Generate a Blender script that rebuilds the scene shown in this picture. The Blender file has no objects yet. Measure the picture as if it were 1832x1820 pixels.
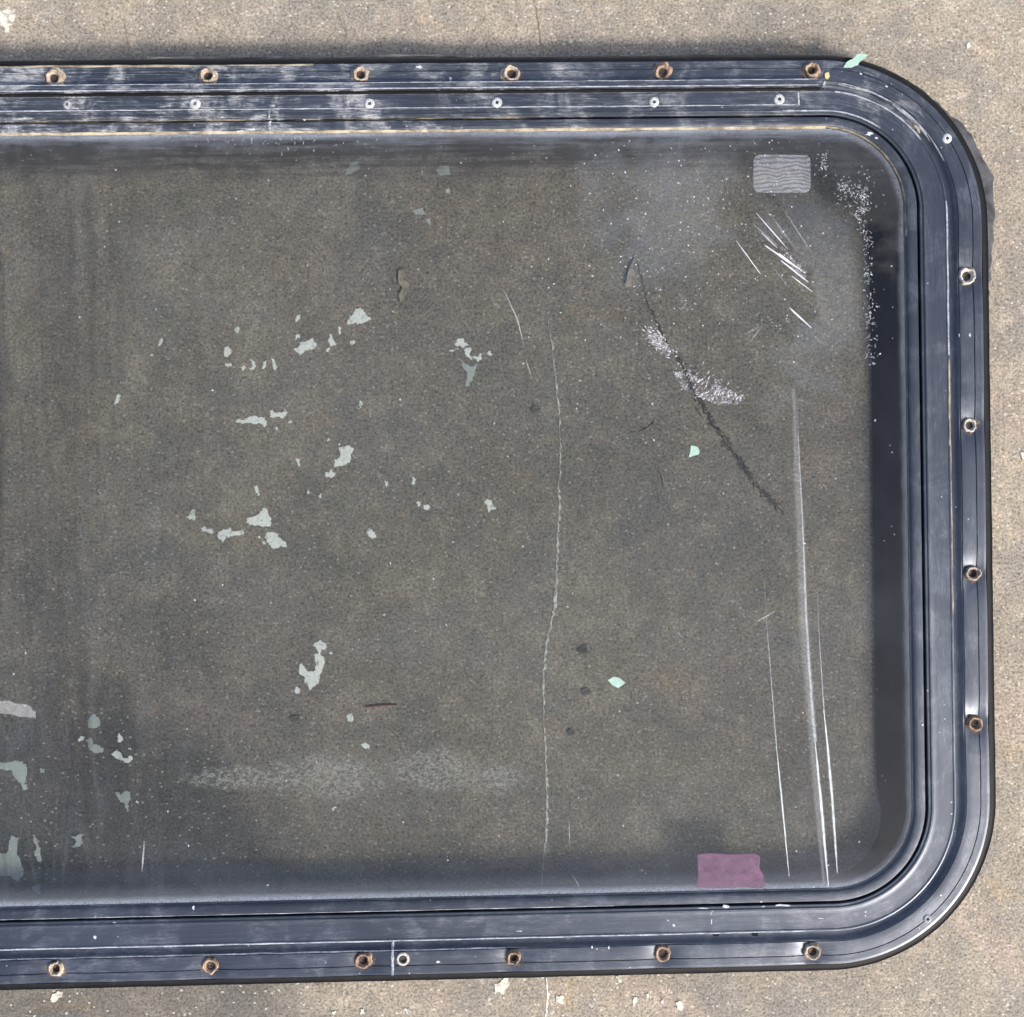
import bpy, bmesh, math, random
from mathutils import Vector, Matrix, noise as mnoise

# ------------------------------------------------------------------ camera, sky, sun, exposure
sc = bpy.context.scene
COL = sc.collection
S = 0.0004                       # metres on the ground for one photo pixel
F = 2200.0                       # focal length in photo pixels
H = F * S                        # camera height, 0.88 m
AX, AY, TH = -0.003824, -0.022264, 0.015628
RC = Matrix.Rotation(AY, 3, 'Y') @ Matrix.Rotation(AX, 3, 'X')
_c = -(RC @ Vector((0, 0, -1)))
CAMP = _c / _c.z * H

cam = bpy.data.cameras.new('camera')
cam.sensor_width = 36.0
cam.sensor_fit = 'HORIZONTAL'
cam.lens = F / 1832.0 * 36.0
cam.clip_start = 0.01
cam.clip_end = 200.0
co = bpy.data.objects.new('camera', cam)
co.matrix_world = Matrix.Translation(CAMP) @ RC.to_4x4()
COL.objects.link(co)
sc.camera = co

SUN = Vector((55, -50, 61)).normalized()      # towards the sun: lower right of the picture
w = bpy.data.worlds.new('World')
sc.world = w
w.use_nodes = True
nt = w.node_tree
sky = nt.nodes.new('ShaderNodeTexSky')
sky.sky_type = 'NISHITA'
sky.sun_disc = False
sky.sun_elevation = math.asin(SUN.z)
sky.sun_rotation = math.atan2(SUN.x, SUN.y)
sky.air_density = 1.0
sky.dust_density = 4.0
sky.ozone_density = 1.0
bg = nt.nodes['Background']
bg.inputs[1].default_value = 0.095
nt.links.new(sky.outputs[0], bg.inputs[0])

sl = bpy.data.lights.new('sun', 'SUN')
sl.energy = 1.35
sl.angle = math.radians(10)
sl.color = (1.0, 0.95, 0.87)
so = bpy.data.objects.new('sun', sl)
so.rotation_euler = SUN.to_track_quat('Z', 'Y').to_euler()
so.location = SUN * 3
COL.objects.link(so)

sc.view_settings.view_transform = 'Standard'
sc.view_settings.look = 'None'
sc.view_settings.gamma = 1.0
sc.view_settings.use_curve_mapping = False
sc.view_settings.exposure = 1.76
sc.cycles.transparent_max_bounces = 12
sc.cycles.max_bounces = 4
sc.cycles.diffuse_bounces = 2
sc.cycles.glossy_bounces = 2
sc.cycles.use_adaptive_sampling = True
sc.cycles.adaptive_threshold = 0.02
sc.cycles.use_denoising = True
try:
    sc.cycles.denoising_input_passes = 'RGB_ALBEDO_NORMAL'
except Exception:
    pass

random.seed(7)
CT, ST = math.cos(TH), math.sin(TH)


def ray(u, v):
    return RC @ Vector(((u - 916) / F, (910 - v) / F, -1.0))


def pix(u, v, z):
    """the point at height z that the photo shows at pixel (u, v)"""
    d = ray(u, v)
    return CAMP + d * ((z - CAMP.z) / d.z)


def loc(u, v, z):
    """same, in the window's own axes"""
    p = pix(u, v, z)
    return Vector((CT * p.x + ST * p.y, -ST * p.x + CT * p.y, z))


# ------------------------------------------------------------------ small node language
class NB:
    def __init__(self, name):
        self.m = bpy.data.materials.new(name)
        self.m.use_nodes = True
        self.t = self.m.node_tree
        self.t.nodes.clear()
        self.out = self.t.nodes.new('ShaderNodeOutputMaterial')

    def n(self, typ, **kw):
        nd = self.t.nodes.new(typ)
        for k, v in kw.items():
            setattr(nd, k, v)
        return nd

    def set(self, sock, v):
        if v is None:
            return
        if hasattr(v, 'is_linked') or hasattr(v, 'links'):
            self.t.links.new(v, sock)
        else:
            if sock.type == 'RGBA' and not isinstance(v, (int, float)) and len(v) == 3:
                v = (*v, 1.0)
            sock.default_value = v

    def coord(self, which='Object'):
        return self.n('ShaderNodeTexCoord').outputs[which]

    def mapping(self, vec, scale=(1, 1, 1), locn=(0, 0, 0), rot=(0, 0, 0)):
        nd = self.n('ShaderNodeMapping')
        self.set(nd.inputs[0], vec)
        nd.inputs['Scale'].default_value = scale
        nd.inputs['Location'].default_value = locn
        nd.inputs['Rotation'].default_value = rot
        return nd.outputs[0]

    def noise(self, vec, scale, detail=3.0, rough=0.55, dist=0.0):
        nd = self.n('ShaderNodeTexNoise')
        self.set(nd.inputs['Vector'], vec)
        nd.inputs['Scale'].default_value = scale
        nd.inputs['Detail'].default_value = detail
        nd.inputs['Roughness'].default_value = rough
        nd.inputs['Distortion'].default_value = dist
        return nd.outputs['Fac']

    def voro(self, vec, scale, rnd=1.0, feature='F1'):
        nd = self.n('ShaderNodeTexVoronoi', feature=feature)
        self.set(nd.inputs['Vector'], vec)
        nd.inputs['Scale'].default_value = scale
        nd.inputs['Randomness'].default_value = rnd
        return nd

    def ramp(self, fac, stops, interp='LINEAR'):
        nd = self.n('ShaderNodeValToRGB')
        self.set(nd.inputs[0], fac)
        cr = nd.color_ramp
        cr.interpolation = interp
        while len(cr.elements) < len(stops):
            cr.elements.new(0.5)
        for e, (p, c) in zip(cr.elements, stops):
            e.position = p
            if isinstance(c, (int, float)):
                c = (c, c, c)
            e.color = (*c[:3], 1.0)
        return nd.outputs[0]

    def mr(self, v, a, b, c=0.0, d=1.0, smooth=True):
        nd = self.n('ShaderNodeMapRange')
        nd.interpolation_type = 'SMOOTHSTEP' if smooth else 'LINEAR'
        self.set(nd.inputs[0], v)
        nd.inputs[1].default_value = a
        nd.inputs[2].default_value = b
        nd.inputs[3].default_value = c
        nd.inputs[4].default_value = d
        return nd.outputs[0]

    def math(self, op, a, b=None, c=None, clamp=False):
        nd = self.n('ShaderNodeMath', operation=op, use_clamp=clamp)
        self.set(nd.inputs[0], a)
        self.set(nd.inputs[1], b)
        self.set(nd.inputs[2], c)
        return nd.outputs[0]

    def mul(self, a, b): return self.math('MULTIPLY', a, b)
    def add(self, a, b): return self.math('ADD', a, b)
    def mx(self, a, b): return self.math('MAXIMUM', a, b)

    def mix(self, fac, a, b, blend='MIX'):
        nd = self.n('ShaderNodeMix', data_type='RGBA', blend_type=blend)
        self.set(nd.inputs[0], fac)
        self.set(nd.inputs[6], a)
        self.set(nd.inputs[7], b)
        return nd.outputs[2]

    def sep(self, vec):
        nd = self.n('ShaderNodeSeparateXYZ')
        self.set(nd.inputs[0], vec)
        return nd.outputs

    def comb(self, x, y, z):
        nd = self.n('ShaderNodeCombineXYZ')
        for i, v in enumerate((x, y, z)):
            self.set(nd.inputs[i], v)
        return nd.outputs[0]

    def dist(self, vec, p):
        nd = self.n('ShaderNodeVectorMath', operation='DISTANCE')
        self.set(nd.inputs[0], vec)
        nd.inputs[1].default_value = p
        return nd.outputs['Value']

    def bump(self, h, strength=0.3, distance=0.001, normal=None):
        nd = self.n('ShaderNodeBump')
        nd.inputs['Strength'].default_value = strength
        nd.inputs['Distance'].default_value = distance
        self.set(nd.inputs['Height'], h)
        if normal is not None:
            self.set(nd.inputs['Normal'], normal)
        return nd.outputs[0]

    def bsdf(self, color, rough=0.6, metal=0.0, spec=0.5, normal=None, coat=0.0, coat_rough=0.2):
        p = self.n('ShaderNodeBsdfPrincipled')
        self.set(p.inputs['Base Color'], color)
        self.set(p.inputs['Roughness'], rough)
        self.set(p.inputs['Metallic'], metal)
        self.set(p.inputs['Specular IOR Level'], spec)
        self.set(p.inputs['Coat Weight'], coat)
        self.set(p.inputs['Coat Roughness'], coat_rough)
        if normal is not None:
            self.set(p.inputs['Normal'], normal)
        return p.outputs[0]

    def mixsh(self, fac, a, b):
        nd = self.n('ShaderNodeMixShader')
        self.set(nd.inputs[0], fac)
        self.set(nd.inputs[1], a)
        self.set(nd.inputs[2], b)
        return nd.outputs[0]

    def done(self, sh):
        self.t.links.new(sh, self.out.inputs['Surface'])
        return self.m


# ------------------------------------------------------------------ materials
def mat_concrete():
    b = NB('concrete')
    v = b.coord()
    big = b.noise(v, 5.0, 4, 0.6, 0.4)
    col = b.ramp(big, [(0.30, (0.205, 0.183, 0.150)), (0.5, (0.280, 0.244, 0.193)), (0.72, (0.345, 0.292, 0.222))])
    blot = b.noise(v, 17.0, 5, 0.65, 0.6)
    col = b.mix(b.mr(blot, 0.48, 0.64, 0, 0.48), col, (0.175, 0.168, 0.155))
    ochre = b.noise(b.mapping(v, locn=(3.1, 1.7, 0)), 21.0, 4, 0.6, 0.8)
    col = b.mix(b.mr(ochre, 0.60, 0.74, 0, 0.45), col, (0.36, 0.265, 0.15))
    pink = b.noise(b.mapping(v, locn=(7.3, 2.2, 0)), 9.0, 4, 0.65, 0.7)
    col = b.mix(b.mr(pink, 0.50, 0.68, 0, 0.5), col, (0.335, 0.262, 0.215))
    mid = b.noise(v, 150.0, 3, 0.75)
    col = b.mix(b.mr(mid, 0.35, 0.65, 0.0, 1.0), b.mix(0.20, col, (0.05, 0.045, 0.04)), col)
    mot = b.noise(v, 46.0, 3, 0.7, 0.5)
    col = b.mix(b.mr(mot, 0.38, 0.60, 0.32, 0.0), col, (0.13, 0.12, 0.105))
    col = b.mix(b.mr(mot, 0.56, 0.72, 0.0, 0.30), col, (0.42, 0.36, 0.28))
    fine = b.noise(v, 520.0, 2, 0.8)
    col = b.mix(1.0, col, b.ramp(fine, [(0.30, 0.46), (0.48, 0.98), (0.70, 1.52)]), 'MULTIPLY')
    # dark bluish reflection at the lower left, painted into the slab colour
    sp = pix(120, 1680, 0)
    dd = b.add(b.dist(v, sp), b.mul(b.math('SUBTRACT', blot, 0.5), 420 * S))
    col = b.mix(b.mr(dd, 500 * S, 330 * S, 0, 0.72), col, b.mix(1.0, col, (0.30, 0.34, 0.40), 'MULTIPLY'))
    # flaking lime bloom near the lower edge of the glass
    wv_ = b.mul(b.math('SUBTRACT', mot, 0.5), 1.7)
    bl = None
    for (eu, ev, rx, ry) in ((785, 1378, 120, 48), (590, 1388, 130, 50), (420, 1394, 120, 24), (880, 1394, 90, 34)):
        c_ = pix(eu, ev, 0)
        q_ = b.mapping(v, (1 / (rx * S), 1 / (ry * S), 0), (-c_.x / (rx * S), -c_.y / (ry * S), 0))
        m_ = b.mr(b.add(b.dist(q_, (0, 0, 0)), wv_), 1.0, 0.45, 0, 1)
        bl = m_ if bl is None else b.mx(bl, m_)
    flk = b.noise(b.mapping(v, (1, 1.5, 1), rot=(0, 0, 0.4)), 330.0, 2, 0.6, 1.2)
    col = b.mix(b.mul(bl, b.mr(flk, 0.46, 0.60, 0.08, 0.78)), col, (0.52, 0.49, 0.44))
    # sand grains
    vo = b.voro(b.mapping(v, (1, 1.35, 1), rot=(0, 0, 0.6)), 400.0)
    rnd = b.sep(vo.outputs['Color'])
    grain = b.math('LESS_THAN', vo.outputs['Distance'], 0.40)
    lightg = b.mul(grain, b.math('GREATER_THAN', rnd[0], 0.93))
    darkg = b.mul(grain, b.math('GREATER_THAN', rnd[1], 0.90))
    col = b.mix(b.mul(lightg, 0.65), col, (0.50, 0.46, 0.40))
    col = b.mix(b.mul(darkg, 0.6), col, (0.085, 0.078, 0.07))
    vo2 = b.voro(v, 95.0)
    r2 = b.sep(vo2.outputs['Color'])
    ch = b.mul(b.math('LESS_THAN', b.add(vo2.outputs['Distance'], b.mul(fine, 0.25)), 0.27), b.math('GREATER_THAN', r2[0], 0.90))
    col = b.mix(b.mul(ch, 0.45), col, b.mix(r2[1], (0.11, 0.10, 0.09), (0.46, 0.42, 0.35)))
    h = b.add(b.mul(fine, 0.6), mid)
    nrm = b.bump(h, 0.55, 0.0012)
    return b.done(b.bsdf(col, 0.9, spec=0.2, normal=nrm))


def mat_frame(name='black_aluminium', base=(0.055, 0.062, 0.076), dust=1.0):
    b = NB(name)
    v = b.coord()
    uv = b.coord('UV')
    x, y, z = b.sep(v)[:3]
    st = b.noise(b.mapping(uv, (14, 900, 1)), 1.0, 4, 0.65)          # long streaks along the extrusion
    blot = b.noise(v, 34.0, 5, 0.65, 0.8)
    fine = b.noise(v, 700.0, 2, 0.7)
    crisp = b.noise(b.mapping(uv, (130, 900, 1)), 1.0, 3, 0.8, 1.5)
    scuff = b.noise(b.mapping(uv, (60, 420, 1)), 1.0, 5, 0.75, 1.2)
    # the upper rail and, less, the lower left are the dirtiest
    top = b.mr(y, 600 * S, 680 * S, 0.0, 1.0)
    left = b.mr(x, 350 * S, -600 * S, 0.0, 1.0)
    amount = b.add(0.10, b.mul(top, b.add(0.18, b.mul(left, 0.30))))
    amount = b.add(amount, b.mul(left, 0.05))
    m1 = b.mr(b.add(b.mul(blot, 0.65), b.mul(scuff, 0.45)), 0.50, 0.72, 0, 1)
    m1 = b.mul(m1, b.mul(amount, 1.6 * dust))
    m2 = b.mul(b.mr(st, 0.45, 0.75, 0, 1), b.mul(amount, 0.65 * dust))
    dm = b.math('ADD', m1, m2, clamp=True)
    dm = b.math('MULTIPLY', dm, b.mr(crisp, 0.36, 0.60, 0.30, 1.45), clamp=True)
    dm = b.math('MULTIPLY', dm, b.mr(fine, 0.25, 0.6, 0.55, 1.0), clamp=True)
    var = b.noise(v, 9.0, 2, 0.5)
    c0 = b.mix(b.mr(var, 0.3, 0.7), base, tuple(k * 1.35 for k in base))
    dcol = b.mix(b.mul(top, 0.5), (0.30, 0.32, 0.36), (0.33, 0.32, 0.29))
    col = b.mix(dm, c0, dcol)
    # pin-head flecks
    vo = b.voro(v, 260.0)
    r = b.sep(vo.outputs['Color'])
    fl = b.mul(b.math('LESS_THAN', b.add(vo.outputs['Distance'], b.mul(fine, 0.25)), 0.27), b.math('GREATER_THAN', r[0], 0.965))
    col = b.mix(b.mul(fl, 0.7), col, (0.5, 0.5, 0.5))
    ro = b.add(b.add(0.27, b.mul(dm, 0.45)), b.mul(blot, 0.10))
    nrm = b.bump(b.add(b.mul(fine, 0.4), b.mul(scuff, 0.6)), 0.10, 0.0006)
    return b.done(b.bsdf(col, ro, metal=b.math('MULTIPLY', b.math('SUBTRACT', 1.0, dm), 0.72), spec=0.6, normal=nrm))


def mat_rubber(name='black_rubber', c=(0.005, 0.005, 0.006), d=0.04, spec=0.2):
    b = NB(name)
    v = b.coord()
    n1 = b.noise(v, 60.0, 5, 0.7, 0.5)
    f = b.noise(v, 600.0, 3, 0.7)
    col = b.mix(b.mul(b.mr(n1, 0.5, 0.75), d), c, (0.22, 0.21, 0.20))
    return b.done(b.bsdf(col, 0.62, spec=spec, normal=b.bump(b.add(n1, b.mul(f, 0.4)), 0.3, 0.001)))


def mat_sealant():
    b = NB('weathered_sealant')
    v = b.coord()
    uv = b.coord('UV')
    n1 = b.noise(b.mapping(uv, (18, 700, 1)), 1.0, 5, 0.7, 0.3)
    n2 = b.noise(v, 90.0, 5, 0.7)
    col = b.ramp(n1, [(0.32, (0.022, 0.022, 0.022)), (0.50, (0.085, 0.080, 0.074)), (0.70, (0.27, 0.25, 0.21))])
    col = b.mix(b.mr(n2, 0.45, 0.7, 0, 0.6), col, (0.16, 0.16, 0.165))
    return b.done(b.bsdf(col, 0.85, spec=0.25, normal=b.bump(b.add(n1, n2), 0.8, 0.0015)))


def mat_dirt(name, c1, c2, scale=160.0):
    b = NB(name)
    v = b.coord()
    n1 = b.noise(v, scale, 5, 0.7, 0.3)
    f = b.noise(v, 900.0, 3, 0.7)
    col = b.mix(b.mr(n1, 0.35, 0.65), c1, c2)
    return b.done(b.bsdf(col, 0.9, spec=0.2, normal=b.bump(b.add(n1, b.mul(f, 0.5)), 0.6, 0.0008)))


def mat_glass():
    b = NB('tinted_glass')
    v = b.coord()
    x, y, z = b.sep(v)[:3]
    # rounded-rectangle distance from the edge of the pane, in metres (positive inside)
    cx, cy = (INN['R'] + INN['L']) / 2 * S, (INN['T'] + INN['B']) / 2 * S
    hx, hy = (INN['R'] - INN['L']) / 2 * S, (INN['T'] - INN['B']) / 2 * S
    r = INN['r'] * S
    qx = b.math('SUBTRACT', b.math('ABSOLUTE', b.math('SUBTRACT', x, cx)), hx - r)
    qy = b.math('SUBTRACT', b.math('ABSOLUTE', b.math('SUBTRACT', y, cy)), hy - r)
    ax, ay = b.mx(qx, 0.0), b.mx(qy, 0.0)
    ln = b.math('SQRT', b.add(b.mul(ax, ax), b.mul(ay, ay)))
    e = b.math('SUBTRACT', r, b.add(ln, b.math('MINIMUM', b.mx(qx, qy), 0.0)))
    fine = b.noise(v, 650.0, 2, 0.75)
    mid = b.noise(v, 60.0, 3, 0.7)
    big = b.noise(v, 11.0, 3, 0.6)
    hst = b.noise(b.mapping(v, (14, 260, 1)), 1.0, 3, 0.7)
    vst = b.noise(b.mapping(v, (70, 9, 1)), 1.0, 4, 0.7, 1.2)
    # film of dust along the edge
    ee = b.add(e, b.mul(b.math('SUBTRACT', mid, 0.5), 12 * S))
    right = b.mr(x, 560 * S, 660 * S, 0, 1)
    d_edge = b.mul(b.mul(b.mr(ee, 14 * S, 0.0, 0, 0.30), b.mr(fine, 0.3, 0.65, 0.5, 1.0)), b.add(1.0, b.mul(right, -0.35)))
    bot = b.mul(b.add(b.mr(y, -602 * S, -618 * S, 0, 0.028), b.mr(b.add(y, b.mul(b.math('SUBTRACT', mid, 0.5), 40 * S)), -634 * S, -676 * S, 0, 0.17)), b.mr(mid, 0.25, 0.75, 0.5, 1.1))  # dust, plus a pale veil painted in to lift the shaded bottom band
    sm = b.add(b.mul(hst, 0.6), b.mul(mid, 0.4))
    top = b.mul(b.add(b.mr(y, 520 * S, 600 * S, 0, 0.03), b.mr(y, 618 * S, 655 * S, 0, 0.14)), b.mr(sm, 0.40, 0.64, 0.1, 1.3))
    # streaks and broad smears
    left = b.mr(x, -300 * S, -800 * S, 0, 1)
    d_v = b.mul(b.mr(vst, 0.46, 0.75, 0, 0.035), b.add(0.15, left))
    smear = b.noise(b.mapping(v, (6, 9, 1), rot=(0, 0, 0.5)), 1.0, 3, 0.6, 1.0)
    # dusty cloud at the upper right with a clean wiped patch in it
    p1, p2, p3, p4, p5 = (loc(*q, 0) for q in ((1190, 400), (1325, 540), (1440, 520), (1520, 330), (130, 1520)))
    flat = b.comb(x, y, 0.0)
    lo_ = b.noise(v, 24.0, 3, 0.6, 0.8)
    warp = b.add(b.mul(b.math('SUBTRACT', mid, 0.5), 90 * S), b.mul(b.math('SUBTRACT', lo_, 0.5), 420 * S))
    cl = b.mr(b.add(b.dist(flat, p1), warp), 200 * S, 50 * S, 0, 1)
    cl = b.mx(cl, b.mr(b.add(b.dist(flat, p3), warp), 190 * S, 60 * S, 0, 1.0))
    cl = b.mx(cl, b.mr(b.add(b.dist(flat, p4), warp), 110 * S, 30 * S, 0, 0.15))
    cl = b.mul(cl, b.mr(b.add(b.dist(flat, p2), b.mul(warp, 0.30)), 96 * S, 106 * S, 0.0, 1))
    spk = b.mr(fine, 0.50, 0.74, 0, 1)
    d_c = b.mul(b.mul(cl, b.mr(x, 590 * S, 625 * S, 1, 0.05)), b.add(0.055, b.mul(spk, 0.12)))
    d_l = b.mr(b.add(b.dist(flat, p5), b.mul(warp, 1.6)), 300 * S, 180 * S, 0, 0.006)
    d_all = b.mul(b.mr(big, 0.40, 0.66), 0.010)
    d_all = b.add(d_all, b.mul(b.mr(smear, 0.48, 0.70), 0.016))
    tot = b.add(b.add(b.add(d_edge, bot), b.add(top, d_v)), b.add(b.add(d_c, d_l), d_all))
    tot = b.math('MINIMUM', b.add(tot, 0.003), 0.6)
    # shade painted with grime streaks along the upper edge; upright grime runs at the left
    shade_grime = b.mul(b.mr(y, 560 * S, 622 * S, 0, 0.92), b.mr(sm, 0.62, 0.40, 0.45, 1.15))
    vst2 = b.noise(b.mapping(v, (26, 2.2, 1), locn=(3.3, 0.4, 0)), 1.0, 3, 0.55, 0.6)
    shade_grime = b.mx(shade_grime, b.mul(b.mr(vst2, 0.48, 0.66, 0, 0.50), b.mr(x, -420 * S, -860 * S, 0, 1)))
    corner = b.mr(b.add(b.dist(flat, loc(1560, 330, 0)), warp), 150 * S, 50 * S, 0, 0.80)  # shade of the upper right corner, painted in as well
    shade_grime = b.math('MINIMUM', b.mx(shade_grime, corner), 0.85)
    tr = b.n('ShaderNodeBsdfTransparent')
    tr.inputs[0].default_value = (0.742, 0.757, 0.755, 1)
    gl = b.n('ShaderNodeBsdfGlossy')
    gl.inputs['Roughness'].default_value = 0.03
    # Schlick reflectance of both faces together, the same from either side
    ge = b.n('ShaderNodeNewGeometry')
    dp = b.n('ShaderNodeVectorMath', operation='DOT_PRODUCT')
    b.set(dp.inputs[0], ge.outputs['Incoming'])
    b.set(dp.inputs[1], ge.outputs['Normal'])
    cosi = b.math('ABSOLUTE', dp.outputs['Value'])
    fr = b.math('MULTIPLY_ADD', b.math('POWER', b.math('SUBTRACT', 1.0, cosi), 5.0), 0.92, 0.036, clamp=True)
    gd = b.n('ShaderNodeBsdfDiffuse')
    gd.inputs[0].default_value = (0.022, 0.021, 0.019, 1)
    base = b.mixsh(fr, b.mixsh(shade_grime, tr.outputs[0], gd.outputs[0]), gl.outputs[0])
    df = b.n('ShaderNodeBsdfDiffuse')
    df.inputs[0].default_value = (0.38, 0.42, 0.49, 1)
    return b.done(b.mixsh(tot, base, df.outputs[0]))


def mat_film(name, col, alpha, ripple=None, soft=False):
    """a translucent deposit or film lying on the glass"""
    b = NB(name)
    v = b.coord()
    n1 = b.noise(v, 140.0, 5, 0.7, 0.5)
    a = b.mul(b.mr(n1, 0.3, 0.7, 0.65, 1.15), alpha)
    if soft:
        vv = b.sep(b.coord('UV'))[1]
        a = b.mul(a, b.mr(b.math('ABSOLUTE', b.math('SUBTRACT', vv, 0.5)), 0.5, 0.08, 0.0, 1.0))
    if ripple:
        wv = b.n('ShaderNodeTexWave', wave_type='BANDS', bands_direction='Y')
        b.set(wv.inputs['Vector'], v)
        wv.inputs['Scale'].default_value = 105.0
        wv.inputs['Distortion'].default_value = 14.0
        wv.inputs['Detail'].default_value = 2.0
        wv.inputs['Detail Scale'].default_value = 0.5
        a = b.mul(a, b.mr(wv.outputs['Fac'], 0.1, 0.7, 0.45, 1.1))
    tr = b.n('ShaderNodeBsdfTransparent')
    sh = b.bsdf(col, 0.6, spec=0.3)
    return b.done(b.mixsh(b.math('MINIMUM', a, 1.0), tr.outputs[0], sh))


def mat_paint(name, c1, c2, lo=0.45, hi=0.6):
    b = NB(name)
    v = b.coord()
    n1 = b.noise(v, 170.0, 5, 0.7, 0.6)
    f = b.noise(v, 800.0, 3, 0.7)
    col = b.mix(b.mr(n1, lo, hi), c1, c2)
    col = b.mix(b.mr(f, 0.35, 0.6, 0.25, 0), col, (0.15, 0.15, 0.14))
    return b.done(b.bsdf(col, 0.75, spec=0.3, normal=b.bump(b.add(n1, f), 0.4, 0.0006)))


def mat_boss(name, rim, low, dark, bore=0.0029, depth=0.0020):
    b = NB(name)
    v = b.coord()
    oi = b.n('ShaderNodeObjectInfo')
    ofs = b.comb(oi.outputs['Random'], b.mul(oi.outputs['Random'], 7.3), 0.0)
    va = b.n('ShaderNodeVectorMath', operation='ADD')
    b.set(va.inputs[0], v)
    b.set(va.inputs[1], ofs)
    q = va.outputs[0]
    n1 = b.noise(q, 260.0, 5, 0.7, 0.6)
    n2 = b.noise(q, 900.0, 3, 0.7)
    col = b.mix(b.mr(n1, 0.38, 0.62), rim, low)
    col = b.mix(b.mr(n2, 0.52, 0.75, 0, 0.5), col, dark)
    # the bore takes the dark colour
    xy = b.sep(v)
    rad = b.math('SQRT', b.add(b.mul(xy[0], xy[0]), b.mul(xy[1], xy[1])))
    col = b.mix(b.mul(b.math('LESS_THAN', rad, bore), b.math('LESS_THAN', xy[2], depth)), col, dark)
    return b.done(b.bsdf(col, 0.75, spec=0.35, metal=0.1, normal=b.bump(b.add(n1, b.mul(n2, 0.6)), 0.7, 0.0008)))


# outlines of the window, photo-pixel units in its own axes
OUT = dict(T=775, B=-807, R=830, L=-1900, r=285)
INN = dict(T=655, B=-673, R=692, L=-1764, r=140)

M = {}
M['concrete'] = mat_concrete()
M['frame'] = mat_frame()
M['bead'] = mat_frame('glazing_bead', (0.047, 0.053, 0.065), 1.0)
M['rubber'] = mat_rubber()
M['sleeve'] = mat_rubber('black_sleeve', (0.006, 0.006, 0.007), 0.04, 0.08)
M['sealant'] = mat_sealant()
M['tape'] = mat_dirt('grey_tape', (0.030, 0.031, 0.036), (0.075, 0.076, 0.082), 70)
M['tan'] = mat_dirt('tan_dirt', (0.13, 0.11, 0.075), (0.33, 0.29, 0.215), 70)
M['olive'] = mat_dirt('olive_dirt', (0.085, 0.075, 0.045), (0.24, 0.21, 0.14))
M['chalk'] = mat_dirt('chalky_line', (0.34, 0.36, 0.40), (0.16, 0.17, 0.20), 240)
M['crack'] = mat_dirt('crack_dirt', (0.05, 0.042, 0.034), (0.14, 0.12, 0.095))
M['crackpale'] = mat_dirt('crack_stain', (0.15, 0.11, 0.08), (0.26, 0.21, 0.16))
M['pale'] = mat_dirt('pale_lime', (0.80, 0.80, 0.72), (0.34, 0.33, 0.30), 300)
M['bloom'] = mat_dirt('lime_bloom', (0.86, 0.82, 0.76), (0.55, 0.52, 0.47), 200)
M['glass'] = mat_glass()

def mat_glass_plain():
    b = NB('tinted_glass_underside')
    tr = b.n('ShaderNodeBsdfTransparent')
    tr.inputs[0].default_value = (0.742, 0.757, 0.755, 1)
    return b.done(tr.outputs[0])


M['glassunder'] = mat_glass_plain()
M['fleck'] = mat_paint('grey_green_paint', (0.94, 0.95, 0.87), (0.42, 0.45, 0.40), 0.55, 0.66)
M['fleckgrey'] = mat_paint('thin_grey_paint', (0.46, 0.50, 0.46), (0.72, 0.74, 0.68), 0.56, 0.72)
M['floorpaint'] = mat_paint('old_white_paint', (0.50, 0.50, 0.43), (0.27, 0.26, 0.22), 0.50, 0.62)
M['mint'] = mat_paint('mint_paint', (0.26, 0.39, 0.33), (0.31, 0.45, 0.38))
M['white'] = mat_film('white_scuff', (0.60, 0.60, 0.64), 0.80)
M['faint'] = mat_film('faint_scuff', (0.50, 0.51, 0.54), 0.38)
M['streak'] = mat_film('milky_streak', (0.52, 0.56, 0.57), 0.42, soft=True)
M['streakb'] = mat_film('bright_streak', (0.60, 0.66, 0.65), 0.68, soft=True)

def mat_scuff():
    b = NB('scuffed_glass')
    v = b.coord()
    n1 = b.noise(b.mapping(v, (500, 1500, 1), rot=(0, 0, -0.9)), 1.0, 3, 0.7, 0.8)
    n2 = b.noise(v, 150.0, 3, 0.7)
    a = b.mul(b.mr(n1, 0.48, 0.70, 0.0, 0.72), b.mr(n2, 0.38, 0.60, 0.0, 1.0))
    tr = b.n('ShaderNodeBsdfTransparent')
    return b.done(b.mixsh(a, tr.outputs[0], b.bsdf((0.58, 0.57, 0.62), 0.5, spec=0.5)))


M['scuffilm'] = mat_scuff()
M['smear'] = mat_film('grey_smear', (0.42, 0.42, 0.42), 0.22)
M['sticker'] = mat_film('sticker_residue', (0.46, 0.48, 0.53), 0.165, True)

def mat_purple():
    b = NB('purple_film')
    v = b.coord()
    n1 = b.noise(b.mapping(v, (45, 320, 1)), 1.0, 4, 0.65, 0.6)
    n2 = b.noise(v, 120.0, 3, 0.7)
    y = b.sep(v)[1]
    yl = loc(1300, 1572, 0).y
    low = b.mr(y, yl + 4 * S, yl - 3 * S, 0, 0.55)
    col = b.mix(b.mr(n1, 0.35, 0.62), (0.27, 0.125, 0.225), (0.15, 0.095, 0.14))
    col = b.mix(low, col, (0.27, 0.22, 0.33))
    a = b.mr(b.add(b.mul(n1, 0.5), b.mul(n2, 0.5)), 0.36, 0.60, 0.18, 0.46)
    tr = b.n('ShaderNodeBsdfTransparent')
    return b.done(b.mixsh(a, tr.outputs[0], b.bsdf(col, 0.6, spec=0.3)))


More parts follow.
